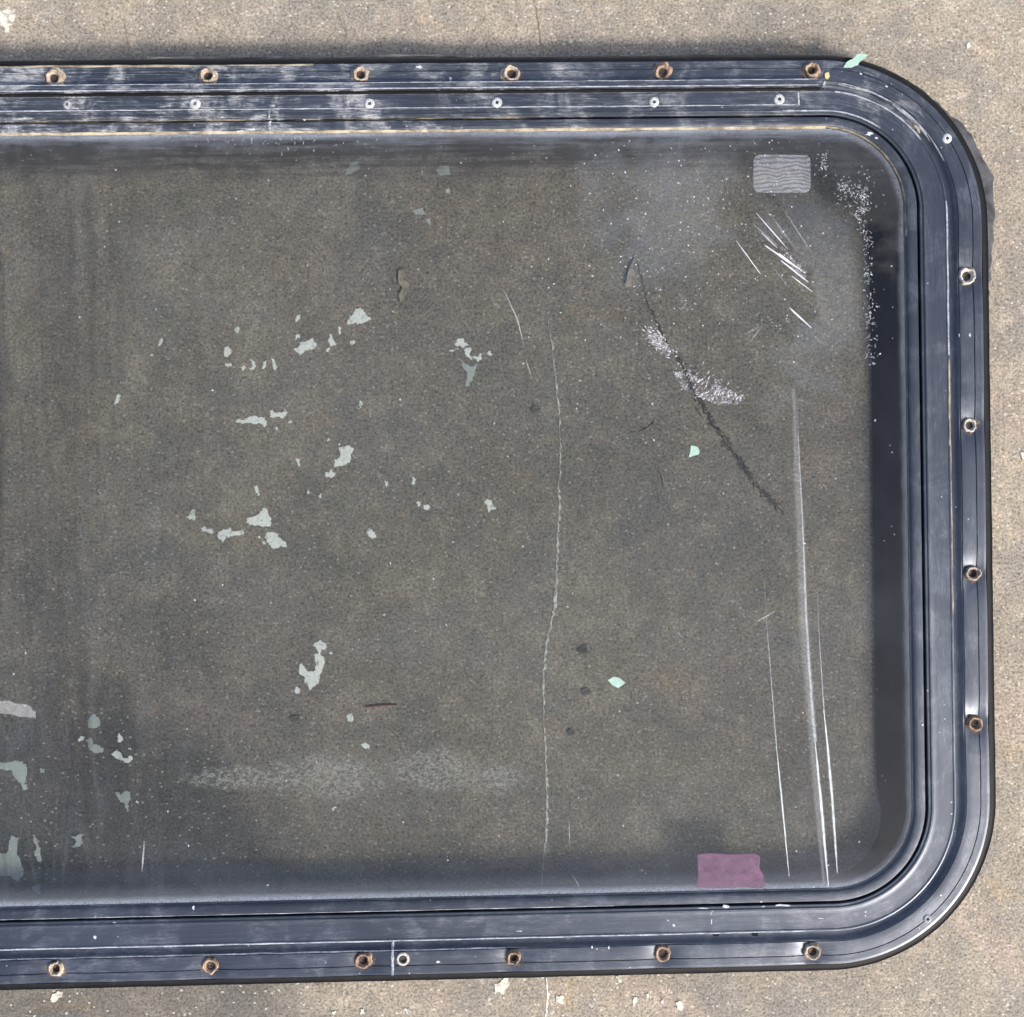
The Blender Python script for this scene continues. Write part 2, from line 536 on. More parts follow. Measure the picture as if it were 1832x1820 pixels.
M['purple'] = mat_purple()
M['rust'] = mat_boss('rusty_steel', (0.34, 0.25, 0.18), (0.17, 0.105, 0.070), (0.030, 0.020, 0.015))
M['dustyrust'] = mat_boss('dusty_steel', (0.42, 0.36, 0.29), (0.24, 0.185, 0.14), (0.035, 0.025, 0.020))
M['palesteel'] = mat_boss('pale_steel', (0.50, 0.48, 0.45), (0.32, 0.27, 0.22), (0.030, 0.025, 0.020))
M['rivet'] = mat_boss('rivet_aluminium', (0.48, 0.49, 0.50), (0.30, 0.30, 0.30), (0.020, 0.020, 0.020), 0.0011, 0.002)
M['dullrivet'] = mat_boss('dull_rivet', (0.30, 0.31, 0.33), (0.20, 0.20, 0.20), (0.020, 0.020, 0.020), 0.0011, 0.002)

def mat_stain():
    b = NB('rust_bleed')
    v = b.coord()
    n1 = b.noise(v, 200.0, 4, 0.7, 0.5)
    a = b.mr(n1, 0.44, 0.66, 0.0, 0.55)
    tr = b.n('ShaderNodeBsdfTransparent')
    return b.done(b.mixsh(a, tr.outputs[0], b.bsdf((0.21, 0.15, 0.105), 0.8, spec=0.2)))


M['ruststain'] = mat_stain()
M['needle'] = mat_dirt('brown_needle', (0.34, 0.12, 0.07), (0.20, 0.08, 0.05))
M['leaf'] = mat_dirt('dry_leaf', (0.42, 0.36, 0.27), (0.24, 0.20, 0.15))
M['dark'] = mat_dirt('dark_crumb', (0.10, 0.092, 0.082), (0.21, 0.185, 0.155), 300)
M['grit'] = mat_dirt('grit', (0.34, 0.29, 0.23), (0.13, 0.12, 0.10), 60)


# ------------------------------------------------------------------ mesh helpers
def link(name, me, mat, parent=None, label=None, cat=None, group=None, kind=None):
    o = bpy.data.objects.new(name, me)
    COL.objects.link(o)
    if mat is not None and not me.materials:
        me.materials.append(mat)
    if parent is not None:
        o.parent = parent
    for k, v in (('label', label), ('category', cat), ('group', group), ('kind', kind)):
        if v:
            o[k] = v
    return o


def mesh(name, verts, faces, smooth=None, uvs=None):
    me = bpy.data.meshes.new(name)
    me.from_pydata([tuple(v) for v in verts], [], faces)
    if uvs:
        ul = me.uv_layers.new(name='UVMap')
        for lp in me.loops:
            ul.data[lp.index].uv = uvs[lp.vertex_index]
    me.update()
    if smooth is not None:
        for p in me.polygons:
            p.use_smooth = True
        me.set_sharp_from_angle(angle=math.radians(smooth))
    return me


def slab(name, pts, thick, jit=0.0, sub=1, seed=0, dome=0.0):
    """a flat chip with an uneven outline; pts are (x, y, z) of its lower face"""
    rnd = random.Random(seed)
    ring = []
    n = len(pts)
    for i in range(n):
        a, c = Vector(pts[i]), Vector(pts[(i + 1) % n])
        e = c - a
        nrm = Vector((-e.y, e.x, 0))
        if nrm.length > 0:
            nrm.normalize()
        for k in range(sub):
            t = k / sub
            p = a.lerp(c, t)
            if k:
                p += nrm * rnd.uniform(-jit, jit)
            ring.append(p)
    m = len(ring)
    vs = [p for p in ring] + [p + Vector((0, 0, thick)) for p in ring]
    # upper rim drawn in a little so that the edge catches light
    cen = sum(ring, Vector()) / m
    for i in range(m):
        vs[m + i] = vs[m + i].lerp(cen + Vector((0, 0, thick)), 0.03)
    fs = [tuple(range(m, 2 * m)), tuple(range(m - 1, -1, -1))]
    fs += [(i, (i + 1) % m, m + (i + 1) % m, m + i) for i in range(m)]
    me = mesh(name, vs, fs)
    bm = bmesh.new()
    bm.from_mesh(me)
    bmesh.ops.recalc_face_normals(bm, faces=bm.faces)
    bm.to_mesh(me)
    bm.free()
    return me


def ribbon(name, pts, widths, thick=0.00012, wob=0.0, seed=0):
    """a thin tapered strip with a low ridge along a polyline"""
    rnd = random.Random(seed)
    P = [Vector(p) for p in pts]
    vs, fs, uv = [], [], []
    n = len(P)
    for i in range(n):
        d = (P[min(i + 1, n - 1)] - P[max(i - 1, 0)])
        d.z = 0
        d.normalize()
        nn = Vector((-d.y, d.x, 0))
        wd = widths[i] * (1 + rnd.uniform(-wob, wob))
        c = P[i] + nn * rnd.uniform(-wob, wob) * widths[i] * 0.4
        vs += [c - nn * wd / 2, c + Vector((0, 0, thick)), c + nn * wd / 2]
        uv += [(i * 0.01, 0.0), (i * 0.01, 0.5), (i * 0.01, 1.0)]
    for i in range(n - 1):
        a = 3 * i
        fs += [(a, a + 3, a + 4, a + 1), (a + 1, a + 4, a + 5, a + 2)]
    return mesh(name, vs, fs, 180, uv)


def resample(pts, step, wig=0.0, seed=0):
    rnd = random.Random(seed)
    out = []
    for (a, c) in zip(pts[:-1], pts[1:]):
        L = math.dist(a, c)
        n = max(1, int(L / step))
        for k in range(n):
            t = k / n
            out.append((a[0] + (c[0] - a[0]) * t + rnd.uniform(-wig, wig), a[1] + (c[1] - a[1]) * t + rnd.uniform(-wig, wig)))
    out.append(tuple(pts[-1]))
    return out


# ------------------------------------------------------------------ the ground
def make_floor():
    R = 3.0
    n = 24
    vs = [(-R + 2 * R * i / n, -R + 2 * R * j / n, 0) for j in range(n + 1) for i in range(n + 1)]
    fs = [(j * (n + 1) + i, j * (n + 1) + i + 1, (j + 1) * (n + 1) + i + 1, (j + 1) * (n + 1) + i) for j in range(n) for i in range(n)]
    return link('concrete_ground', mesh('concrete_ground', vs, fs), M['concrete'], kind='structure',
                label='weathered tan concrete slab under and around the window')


floor = make_floor()


def floor_chips(name, polys, o, sc_, mat, parent, z, thick, local=False, jit=2.0):
    for i, pl in enumerate(polys):
        fn = loc if local else pix
        pts = [fn(o[0] + x / sc_, o[1] + y / sc_, z) for x, y in pl]
        link(name, slab(name, pts, thick, jit * S, 4, seed=i * 31 + len(name) * 7 + int(o[0] + o[1])), mat, parent)


# ------------------------------------------------------------------ the window frame: sweeps round the rounded rectangle
def loop_pts(d, ncorner=44, step=8.0):
    """outline samples with equal counts for every outline; starts at the left end of the top rail"""
    T, B, R, L, r = d['T'], d['B'], d['R'], d['L'], d['r']
    out = []

    def straight(p, q, n):
        for k in range(n):
            t = k / n
            out.append((p[0] + (q[0] - p[0]) * t, p[1] + (q[1] - p[1]) * t))

    def corner(c, a0):
        for k in range(ncorner):
            a = a0 - math.pi / 2 * k / ncorner
            out.append((c[0] + r * math.cos(a), c[1] + r * math.sin(a)))
    nh, nv = 310, 130
    straight((L + r, T), (R - r, T), nh)
    corner((R - r, T - r), math.pi / 2)
    straight((R, T - r), (R, B + r), nv)
    corner((R - r, B + r), 0)
    straight((R - r, B), (L + r, B), nh)
    corner((L + r, B + r), -math.pi / 2)
    straight((L, B + r), (L, T - r), nv)
    corner((L + r, T - r), math.pi)
    return out


LO, LI = loop_pts(OUT), loop_pts(INN)
NL = len(LO)
ARC = [0.0]
for i in range(1, NL + 1):
    a, c = LO[i - 1], LO[i % NL]
    ARC.append(ARC[-1] + math.dist(a, c) * S)

BOSS = {  # photo pixel of each threaded boss, and its finish
    'top': [(95, 138, 'dustyrust'), (371, 135, 'dustyrust'), (644, 132, 'dustyrust'), (915, 131, 'dustyrust'), (1186, 127, 'rust'), (1453, 124, 'rust')],
    'right': [(1734, 492, 'palesteel'), (1739, 760, 'palesteel'), (1745, 1027, 'dustyrust'), (1748, 1296, 'rust')],
    'bottom': [(97, 1737, 'dustyrust'), (374, 1732, 'rust'), (649, 1722, 'rust'), (919, 1717, 'rust'), (1187, 1710, 'rust'), (1456, 1706, 'dustyrust')],
}
ZF = 0.0256                       # flange height
DENTS = []
for side, amp in (('top', 0.0004), ('right', 0.0034), ('bottom', 0.0026)):
    for (u, v, k) in BOSS[side]:
        DENTS.append((loc(u, v, ZF + 0.003), amp))

PROFILE = [  # share of the way from the outer edge to the glass, height in mm
    (0.030, 21.5), (0.006, 21.5), (0.000, 22.2), (0.000, 24.6), (0.005, 25.3), (0.016, 25.6), (0.045, 25.6), (0.080, 25.6), (0.116, 25.6),
    (0.119, 24.9), (0.127, 24.9), (0.130, 25.6), (0.165, 25.65), (0.205, 25.7), (0.245, 25.7), (0.285, 25.6), (0.302, 25.5),
    (0.304, 24.9), (0.312, 24.9), (0.315, 25.4), (0.328, 25.0), (0.352, 23.4), (0.390, 22.5), (0.425, 22.4), (0.446, 23.0),
    (0.452, 27.2), (0.458, 27.75), (0.468, 27.9), (0.482, 27.75), (0.490, 27.3), (0.520, 27.2), (0.600, 27.25), (0.680, 27.2), (0.728, 27.2),
    (0.736, 27.3), (0.745, 27.7), (0.758, 27.7), (0.766, 27.2), (0.772, 26.6), (0.795, 26.5), (0.802, 26.2), (0.806, 25.0), (0.808, 21.0)]
BEAD = [(0.820, 20.5), (0.832, 21.0), (0.835, 25.8), (0.843, 26.5), (0.870, 26.6), (0.920, 26.5), (0.950, 26.3), (0.964, 25.9), (0.972, 25.2), (0.978, 24.6),
        (0.992, 24.5), (0.997, 24.15), (0.997, 23.4), (0.96, 19.0)]


def ztop(f):
    pts = PROFILE[4:] + BEAD[1:12]
    for (a, za), (c, zc) in zip(pts[:-1], pts[1:]):
        if a <= f <= c and c > a:
            return (za + (zc - za) * (f - a) / (c - a)) * 0.001
    return (pts[0][1] if f < pts[0][0] else pts[-1][1]) * 0.001


def dent(x, y, f):
    dz = 0.0
    if f < 0.34:
        fade = 1.0 if f < 0.29 else max(0.0, (0.34 - f) / 0.05)
        for c, amp in DENTS:
            dd = math.hypot(x - c.x, y - c.y) / S
            if dd < 140:
                dz -= amp * math.exp(-(dd / 25.0) ** 1.4) * fade
    return dz


def lp(i, f):
    a, c = LO[i % NL], LI[i % NL]
    return (a[0] + (c[0] - a[0]) * f) * S, (a[1] + (c[1] - a[1]) * f) * S


def sweep(name, prof, i0=0, i1=None, closed=True, wav=0.0, smooth=28, fjit=0.0, zjit=0.0, close_prof=False, seed=0, dents=False, fine=40.0):
    idx = list(range(NL)) if closed else list(range(i0, i1 + 1))
    m = len(prof)
    vs, fs, uv = [], [], []
    for i in idx:
        fo = zo = 0.0
        for j, (f, z) in enumerate(prof):
            if fjit or zjit:
                q = Vector((ARC[i % NL] * fine, j * 1.7 + seed, seed * 3.1))
                fo = mnoise.noise(q) * fjit
                zo = abs(mnoise.noise(q + Vector((9, 9, 9)))) * zjit
            x, y = lp(i, f + fo)
            zz = z * 0.001 + zo
            if dents:
                zz += dent(x, y, f)
            vs.append((x, y, zz))
            uv.append((ARC[i % NL], f * 0.055))
    n = len(idx)
    for i in range(n if closed else n - 1):
        k = (i + 1) % n
        for j in range(m if close_prof else m - 1):
            j2 = (j + 1) % m
            fs.append((i * m + j, k * m + j, k * m + j2, i * m + j2))
    if not closed and close_prof:
        fs.append(tuple(range(m)))
        fs.append(tuple((n - 1) * m + j for j in range(m - 1, -1, -1)))
    me = mesh(name, vs, fs, smooth, uv)
    bm = bmesh.new()
    bm.from_mesh(me)
    bmesh.ops.recalc_face_normals(bm, faces=bm.faces)
    bm.to_mesh(me)
    bm.free()
    return me


def near(u, v, f=0.4):
    p = loc(u, v, 0.026)
    return min(range(NL), key=lambda i: (lp(i, f)[0] - p.x) ** 2 + (lp(i, f)[1] - p.y) ** 2)


win = bpy.data.objects.new('window', None)
COL.objects.link(win)
win.rotation_euler = (0, 0, TH)
win['label'] = 'black metal framed window with rounded corners and tinted glass lying flat on concrete'
win['category'] = 'window'
win['kind'] = 'thing'
win.empty_display_size = 0.1

link('outer_frame', sweep('outer_frame', PROFILE, dents=True), M['frame'], win)
link('glazing_bead', sweep('glazing_bead', BEAD), M['bead'], win)
link('rubber_gasket', sweep('rubber_gasket', [(0.09, 21.4), (-0.050, 21.2), (-0.078, 21.9), (-0.088, 23.0), (-0.080, 24.1), (-0.062, 23.6), (-0.035, 23.9), (-0.004, 24.3), (-0.002, 21.6)],
     close_prof=True, fjit=0.006, zjit=0.0003, smooth=60), M['rubber'], win)
link('mounting_sleeve', sweep('mounting_sleeve', [(0.50, 0.4), (0.50, 21.0), (0.80, 20.8), (0.985, 18.8), (0.975, 10.0), (0.985, 1.2), (0.97, 0.4)], close_prof=True), M['sleeve'], win)


def shade_skirt():
    # a black strip added to deepen the shade under the glass, top and right
    ibr0, ibr1 = near(1770, 1400, 0.5), near(1500, 1690, 0.5)
    vs, fs, uv = [], [], []
    k = 6
    itr0, itr1 = near(1500, 104, 0.2), near(1771, 420, 0.2)
    for i in range(NL):
        if i <= itr0:
            wd = 0.04
        elif i <= itr1:
            wd = 0.04 + 0.29 * (i - itr0) / (itr1 - itr0)
        elif i <= ibr0:
            wd = 0.33
        elif i < ibr1:
            wd = 0.33 * (1 - (i - ibr0) / (ibr1 - ibr0))
        elif i < NL - 180:
            wd = 0.0
        else:
            wd = 0.04 * (i - NL + 180) / 180
        wd = max(0.0, wd + 0.02 * mnoise.noise(Vector((ARC[i] * 9, 2, 2)))) if wd > 0.03 else wd
        for j in range(k):
            q = j / (k - 1)
            x, y = lp(i, 0.986 + wd * q)
            vs.append((x, y, 0.0022 + 0.010 * (1 - q) ** 3))
            uv.append((ARC[i], q * 0.02))
    for i in range(NL):
        a, c = i * k, ((i + 1) % NL) * k
        for j in range(k - 1):
            fs.append((a + j, a + j + 1, c + j + 1, c + j))
    return mesh('shade_skirt', vs, fs, 50, uv)


link('shade_skirt', shade_skirt(), M['sleeve'], win)


# glass pane, a 5 mm slab
def make_glass():
    # an outer ring to an inner rectangle, then straight strips across, so that no face is a long sliver
    n = NL
    nh, nc, nv = 310, 44, 130
    x0, x1 = (INN['L'] + INN['r']) * S, (INN['R'] - INN['r']) * S
    y0, y1 = (INN['B'] + INN['r']) * S, (INN['T'] - INN['r']) * S
    rim = [lp(i, 0.982) for i in range(n)]
    inner = []
    for i in range(n):
        x, y = lp(i, 1.0)
        inner.append((min(max(x, x0), x1), min(max(y, y0), y1)))
    vs, fs = [], []
    for z in (0.0240, 0.0190):
        vs += [(x, y, z) for x, y in rim] + [(x, y, z) for x, y in inner]
    b0 = nh + nc + nv + nc                       # first sample of the bottom rail
    for k, off in enumerate((0, 2 * n)):
        for i in range(n):
            j = (i + 1) % n
            q = (off + i, off + j, off + n + j, off + n + i)
            fs.append(q)
        for i in range(nh):
            q = (off + n + i, off + n + i + 1, off + n + b0 + nh - i - 1, off + n + b0 + nh - i)
            fs.append(q)
    fs += [(i, 2 * n + i, 2 * n + (i + 1) % n, (i + 1) % n) for i in range(n)]
    me = mesh('glass_pane', vs, fs)
    bm = bmesh.new()
    bm.from_mesh(me)
    bmesh.ops.remove_doubles(bm, verts=bm.verts, dist=1e-6)
    bmesh.ops.dissolve_degenerate(bm, edges=bm.edges, dist=1e-7)
    bmesh.ops.recalc_face_normals(bm, faces=bm.faces)
    bm.to_mesh(me)
    bm.free()
    me.materials.append(M['glass'])
    me.materials.append(M['glassunder'])
    for p in me.polygons:
        p.material_index = 0 if p.normal.z > 0.5 else 1
    return me


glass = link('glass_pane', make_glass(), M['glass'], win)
ZG = 0.02402

# trim bar along the top rail, rubber strip under it and the riveted strip beside it
ib = near(1468, 158, 0.36)
link('trim_bar', sweep('trim_bar', [(0.318, 24.0), (0.318, 30.6), (0.326, 31.1), (0.395, 31.1), (0.402, 31.6), (0.418, 31.6), (0.424, 30.9), (0.424, 24.0)], 0, ib, False, close_prof=True), M['frame'], win)
link('rubber_strip', sweep('rubber_strip', [(0.425, 24.0), (0.425, 28.6), (0.440, 28.8), (0.462, 28.3), (0.470, 24.0)], 0, ib - 1, False, close_prof=True, fjit=0.004), M['sleeve'], win)
ir = near(1427, 188, 0.55)
link('rivet_strip', sweep('rivet_strip', [(0.486, 26.0), (0.486, 27.8), (0.52, 27.9), (0.60, 27.95), (0.655, 27.9), (0.664, 28.3), (0.676, 28.3), (0.68, 27.6), (0.68, 26.0)], 0, ir, False, close_prof=True), M['frame'], win)

for f0, f1, zz, sd in ((0.317, 0.327, 31.13, 31), (0.400, 0.416, 31.66, 32), (0.662, 0.676, 28.36, 33)):
    link('chalk_line', sweep('chalk_line', [(f0, zz), ((f0 + f1) / 2, zz + 0.08), (f1, zz)], 0, (ib if f0 < 0.5 else ir) - 1, False, fjit=0.006, zjit=0.0, smooth=80, seed=sd, fine=90.0), M['chalk'], win)
# deposits that follow the profile
def deposit(name, f0, f1, up, i0, i1, mat, fj=0.006, zj=0.0004, seed=1, fine=60.0):
    prof = []
    k = 5
    for j in range(k):
        f = f0 + (f1 - f0) * j / (k - 1)
        prof.append((f, ztop(f) * 1000 + (0.05 if j in (0, k - 1) else up)))
    if i0 > i1:
        i0, i1 = i1, i0
    return link(name, sweep(name, prof, i0, i1, False, fjit=fj, zjit=zj, smooth=80, seed=seed, fine=fine), mat, win)


iL = near(-60, 130, 0.2)
deposit('dirt_line', 0.966, 0.996, 0.40, iL, near(1480, 236, 0.97), M['tan'], 0.008, 0.0004, 1)
deposit('dirt_line', 0.968, 0.985, 0.25, near(1480, 236, 0.97), near(1612, 420, 0.97), M['olive'], 0.006, 0.0003, 2)
deposit('dirt_line', 0.800, 0.826, 0.20, iL, near(960, 212, 0.8), M['tan'], 0.008, 0.0004, 3)
deposit('dirt_line', 0.002, 0.030, 0.25, iL, near(560, 115, 0.02), M['tan'], 0.012, 0.0004, 4, 30)
deposit('dirt_line', 0.452, 0.478, 0.12, near(1697, 360, 0.46), near(1697, 640, 0.46), M['chalk'], 0.006, 0.0001, 5)
deposit('dirt_line', 0.455, 0.482, 0.22, near(1699, 640, 0.46), near(1701, 800, 0.46), M['tan'], 0.010, 0.0002, 6)
deposit('dirt_line', 0.452, 0.466, 0.12, near(1701, 800, 0.46), near(1704, 1100, 0.46), M['tan'], 0.006, 0.0001, 7)
deposit('chalk_line', 0.452, 0.472, 0.10, near(1440, 1660, 0.46), near(-60, 1690, 0.46), M['chalk'], 0.006, 0.0001, 8)
deposit('chalk_line', 0.836, 0.846, 0.10, near(1100, 1615, 0.84), near(-60, 1640, 0.84), M['chalk'], 0.005, 0.0001, 9)
deposit('chalk_line', 0.316, 0.330, 0.10, near(900, 1690, 0.32), near(-60, 1712, 0.32), M['chalk'], 0.006, 0.0001, 10)
deposit('chalk_line', 0.455, 0.480, 0.10, near(1490, 163, 0.46), near(1650, 250, 0.46), M['chalk'], 0.008, 0.0001, 11)
deposit('chalk_line', 0.312, 0.345, 0.08, near(1500, 150, 0.33), near(1690, 290, 0.33), M['chalk'], 0.012, 0.0001, 12)
deposit('chalk_line', 0.738, 0.762, 0.06, near(1400, 196, 0.75), near(1570, 240, 0.75), M['chalk'], 0.004, 0.0001, 13)


def seam(u, v, f0, f1, wpx, mat, name='joint_seam', seed=0):
    """a bead of sealant across a rail at photo position (u, v)"""
    rnd = random.Random(seed)
    i = near(u, v, (f0 + f1) / 2)
    pts, wd = [], []
    n = 30
    for k in range(n + 1):
        f = f0 + (f1 - f0) * k / n
        x, y = lp(i, f)
        pts.append((x + rnd.uniform(-0.6, 0.6) * S, y, max(ztop(f), ztop(min(1, f + 0.01)), ztop(max(0, f - 0.01))) + 0.0001 + dent(x, y, f)))
        wd.append(wpx * S * rnd.uniform(0.7, 1.4))
    link(name, ribbon(name, pts, wd, 0.0004), mat, win)


seam(1430, 190, 0.49, 0.68, 5.0, M['chalk'], seed=6)
seam(1473, 158, 0.315, 0.44, 4.0, M['chalk'], seed=7)
seam(699, 1715, 0.0, 0.45, 4.0, M['chalk'], seed=3)
seam(483, 225, 0.69, 0.80, 3.0, M['chalk'], seed=4)
seam(482, 240, 0.835, 0.955, 4.0, M['chalk'], seed=5)


# weathered sealant squeezed out beyond the flange along the top and round the corner
def sealant(i0, i1, fn, z0, z1, seed, name='sealant_strip', mat='sealant'):
    vs, fs, uv = [], [], []
    k = 9
    for c, i in enumerate(range(i0, i1 + 1)):
        s = ARC[i]
        t = c / max(1, i1 - i0)
        wpx = fn(s / S, t) * min(1.0, 0.25 + (1 - t) * 9, 0.3 + (c + 1) / 40)
        for j in range(k):
            q = j / (k - 1)
            f = 0.03 - (wpx * q + 4) / 132.0
            x, y = lp(i, f)
            z = z0 + (z1 - z0) * (1 - q) + 0.0006 * mnoise.noise(Vector((s * 50, j * 0.5, seed)))
            if j == k - 1:
                z -= 0.002
            vs.append((x, y, z))
            uv.append((s, q * 0.012))
    n = i1 - i0 + 1
    for a in range(n - 1):
        for j in range(k - 1):
            fs.append((a * k + j, a * k + j + 1, (a + 1) * k + j + 1, (a + 1) * k + j))
    link(name, mesh(name, vs, fs, 40, uv), M[mat], win)


def nz(s, k, seed=0.0):
    return mnoise.noise(Vector((s * k, seed, 1.3)))


sealant(iL, near(862, 100, 0.0), lambda s, t: 21 + 7 * nz(s, 0.006, 2) + 3 * nz(s, 0.03, 5) + 1.5 * nz(s, 0.12, 8), 0.0212, 0.0230, 1.0)
sealant(near(862, 100, 0.0) + 2, near(1500, 104, 0.0), lambda s, t: 17 + 3.5 * nz(s, 0.012, 3) + 1.5 * nz(s, 0.09, 7), 0.0212, 0.0230, 2.0)
sealant(near(1500, 104, 0.0) + 1, near(1771, 560, 0.0),
        lambda s, t: (14 + 24 * math.sin(math.pi * min(1, max(0, t)) ** 0.9)) + 7 * nz(s, 0.014, 4) + 9 * (abs(nz(s, 0.035, 9)) - 0.25) + 3.5 * ((s * 0.021 + nz(s, 0.05, 2)) % 1.0 - 0.5), 0.0165, 0.0215, 3.0, 'sealant_strip', 'tape')


# threaded bosses and rivets
def lathe(name, prof, n=28, jit=0.0, seed=0, smooth=35):
    rnd = random.Random(seed)
    vs, fs = [], []
    ph = [rnd.uniform(-1, 1) for _ in range(n)]
    m = len(prof)
    for i in range(n):
        a = 2 * math.pi * i / n
        kk = 0.5 * ph[i] + 0.25 * ph[(i + 1) % n] + 0.25 * ph[i - 1]
        for r, z in prof:
            rr = r * (1 + jit * kk)
            vs.append((rr * math.cos(a), rr * math.sin(a), z * (1 + jit * 0.8 * kk)))
    for i in range(n):
        k = (i + 1) % n
        for j in range(m - 1):
            fs.append((i * m + j, k * m + j, k * m + j + 1, i * m + j + 1))
    fs.append(tuple(i * m + m - 1 for i in range(n)))
    me = mesh(name, vs, fs, smooth)
    bm = bmesh.new()
    bm.from_mesh(me)
    bmesh.ops.recalc_face_normals(bm, faces=bm.faces)
    bm.to_mesh(me)
    bm.free()
    return me


mm = 0.001
boss_prof = [(7.4 * mm, -0.5 * mm), (7.0 * mm, 0.15 * mm), (5.9 * mm, 0.5 * mm), (5.5 * mm, 1.2 * mm), (5.4 * mm, 2.6 * mm), (5.0 * mm, 3.5 * mm), (4.5 * mm, 3.7 * mm),
             (3.9 * mm, 3.4 * mm), (3.5 * mm, 2.6 * mm), (3.2 * mm, 1.4 * mm), (2.2 * mm, 0.5 * mm), (1.6 * mm, 0.3 * mm)]
for side in ('top', 'right', 'bottom'):
    for i, (u, v, fin) in enumerate(BOSS[side]):
        me = lathe('screw_boss', boss_prof, 40, 0.15, seed=i * 13 + len(side) * 101)
        o = link('screw_boss', me, M[fin], win)
        p = loc(u, v, ZF + 0.003)
        # each stands on the flange, a little out of true
        o.location = (p.x, p.y, ZF + dent(p.x, p.y, 0.2) + 0.0001)
        rn = random.Random(i * 7 + len(side))
        o.rotation_euler = (rn.uniform(-0.13, 0.13), rn.uniform(-0.13, 0.13), rn.uniform(0, 6))
        k = rn.uniform(0.88, 1.06)
        o.scale = (k * rn.uniform(0.95, 1.05), k, rn.uniform(0.7, 1.25))
        pts = []
        for q in range(12):
            a = 2 * math.pi * q / 12
            rr = rn.uniform(15, 24) * S
            x, y = p.x + rr * math.cos(a), p.y + rr * math.sin(a) * 0.8 - 2 * S
            pts.append((x, y, ZF + dent(x, y, 0.2) + 0.00012))
        cx_, cy_ = p.x, p.y - 2 * S
        vs_ = [(cx_, cy_, ZF + dent(cx_, cy_, 0.2) + 0.0002)] + pts
        link('rust_stain', mesh('rust_stain', vs_, [(0, 1 + q, 1 + (q + 1) % 12) for q in range(12)], 60), M['ruststain'], win)

riv_prof = [(3.6 * mm, -0.3 * mm), (3.6 * mm, 0.25 * mm), (3.1 * mm, 0.7 * mm), (2.2 * mm, 0.95 * mm), (1.3 * mm, 0.9 * mm), (1.0 * mm, 0.5 * mm), (0.95 * mm, -0.2 * mm)]
for i, (u, v, z, k, fin) in enumerate([
        (120, 187, 27.9, 0.8, 'dullrivet'), (349, 186, 27.9, 1.05, 'rivet'), (661, 186, 27.9, 1.0, 'rivet'), (889, 184, 27.9, 1.0, 'rivet'),
        (1170, 183, 27.9, 1.0, 'rivet'), (1394, 178, 27.9, 1.05, 'rivet'), (1694, 248, 25.5, 0.95, 'rivet'), (1659, 1644, 25.5, 0.85, 'dullrivet')]):
    o = link('rivet', lathe('rivet', riv_prof, 22, 0.06, seed=i + 40), M[fin], win)
    p = loc(u, v, z * mm)
    o.location = (p.x, p.y, z * mm + 0.0001)
    o.scale = (k, k, 1)
    o.rotation_euler = (0, 0, i * 1.1)
o = link('washer', lathe('washer', [(4.6 * mm, -0.3 * mm), (4.5 * mm, 1.2 * mm), (3.8 * mm, 1.7 * mm), (2.4 * mm, 1.6 * mm), (1.7 * mm, 1.0 * mm), (1.6 * mm, -0.2 * mm)], 24, 0.08, 91), M['palesteel'], win)
p = loc(721, 1716, 0.0262)
o.location = (p.x, p.y, 0.0256)

# two drain slots pressed into the lower channel
for (u, v) in ((1281, 1672), (1351, 1672)):
    p = loc(u, v, 0.0230)
    pts = [(p.x + a * 5.5 * S * 1.0, p.y + c * 3.0 * S, 0.0228) for a, c in ((-1, -.6), (-.6, -1), (.6, -1), (1, -.6), (1, .6), (.6, 1), (-.6, 1), (-1, .6))]
    link('drain_slot', slab('drain_slot', pts, 0.0004), M['sleeve'], win)

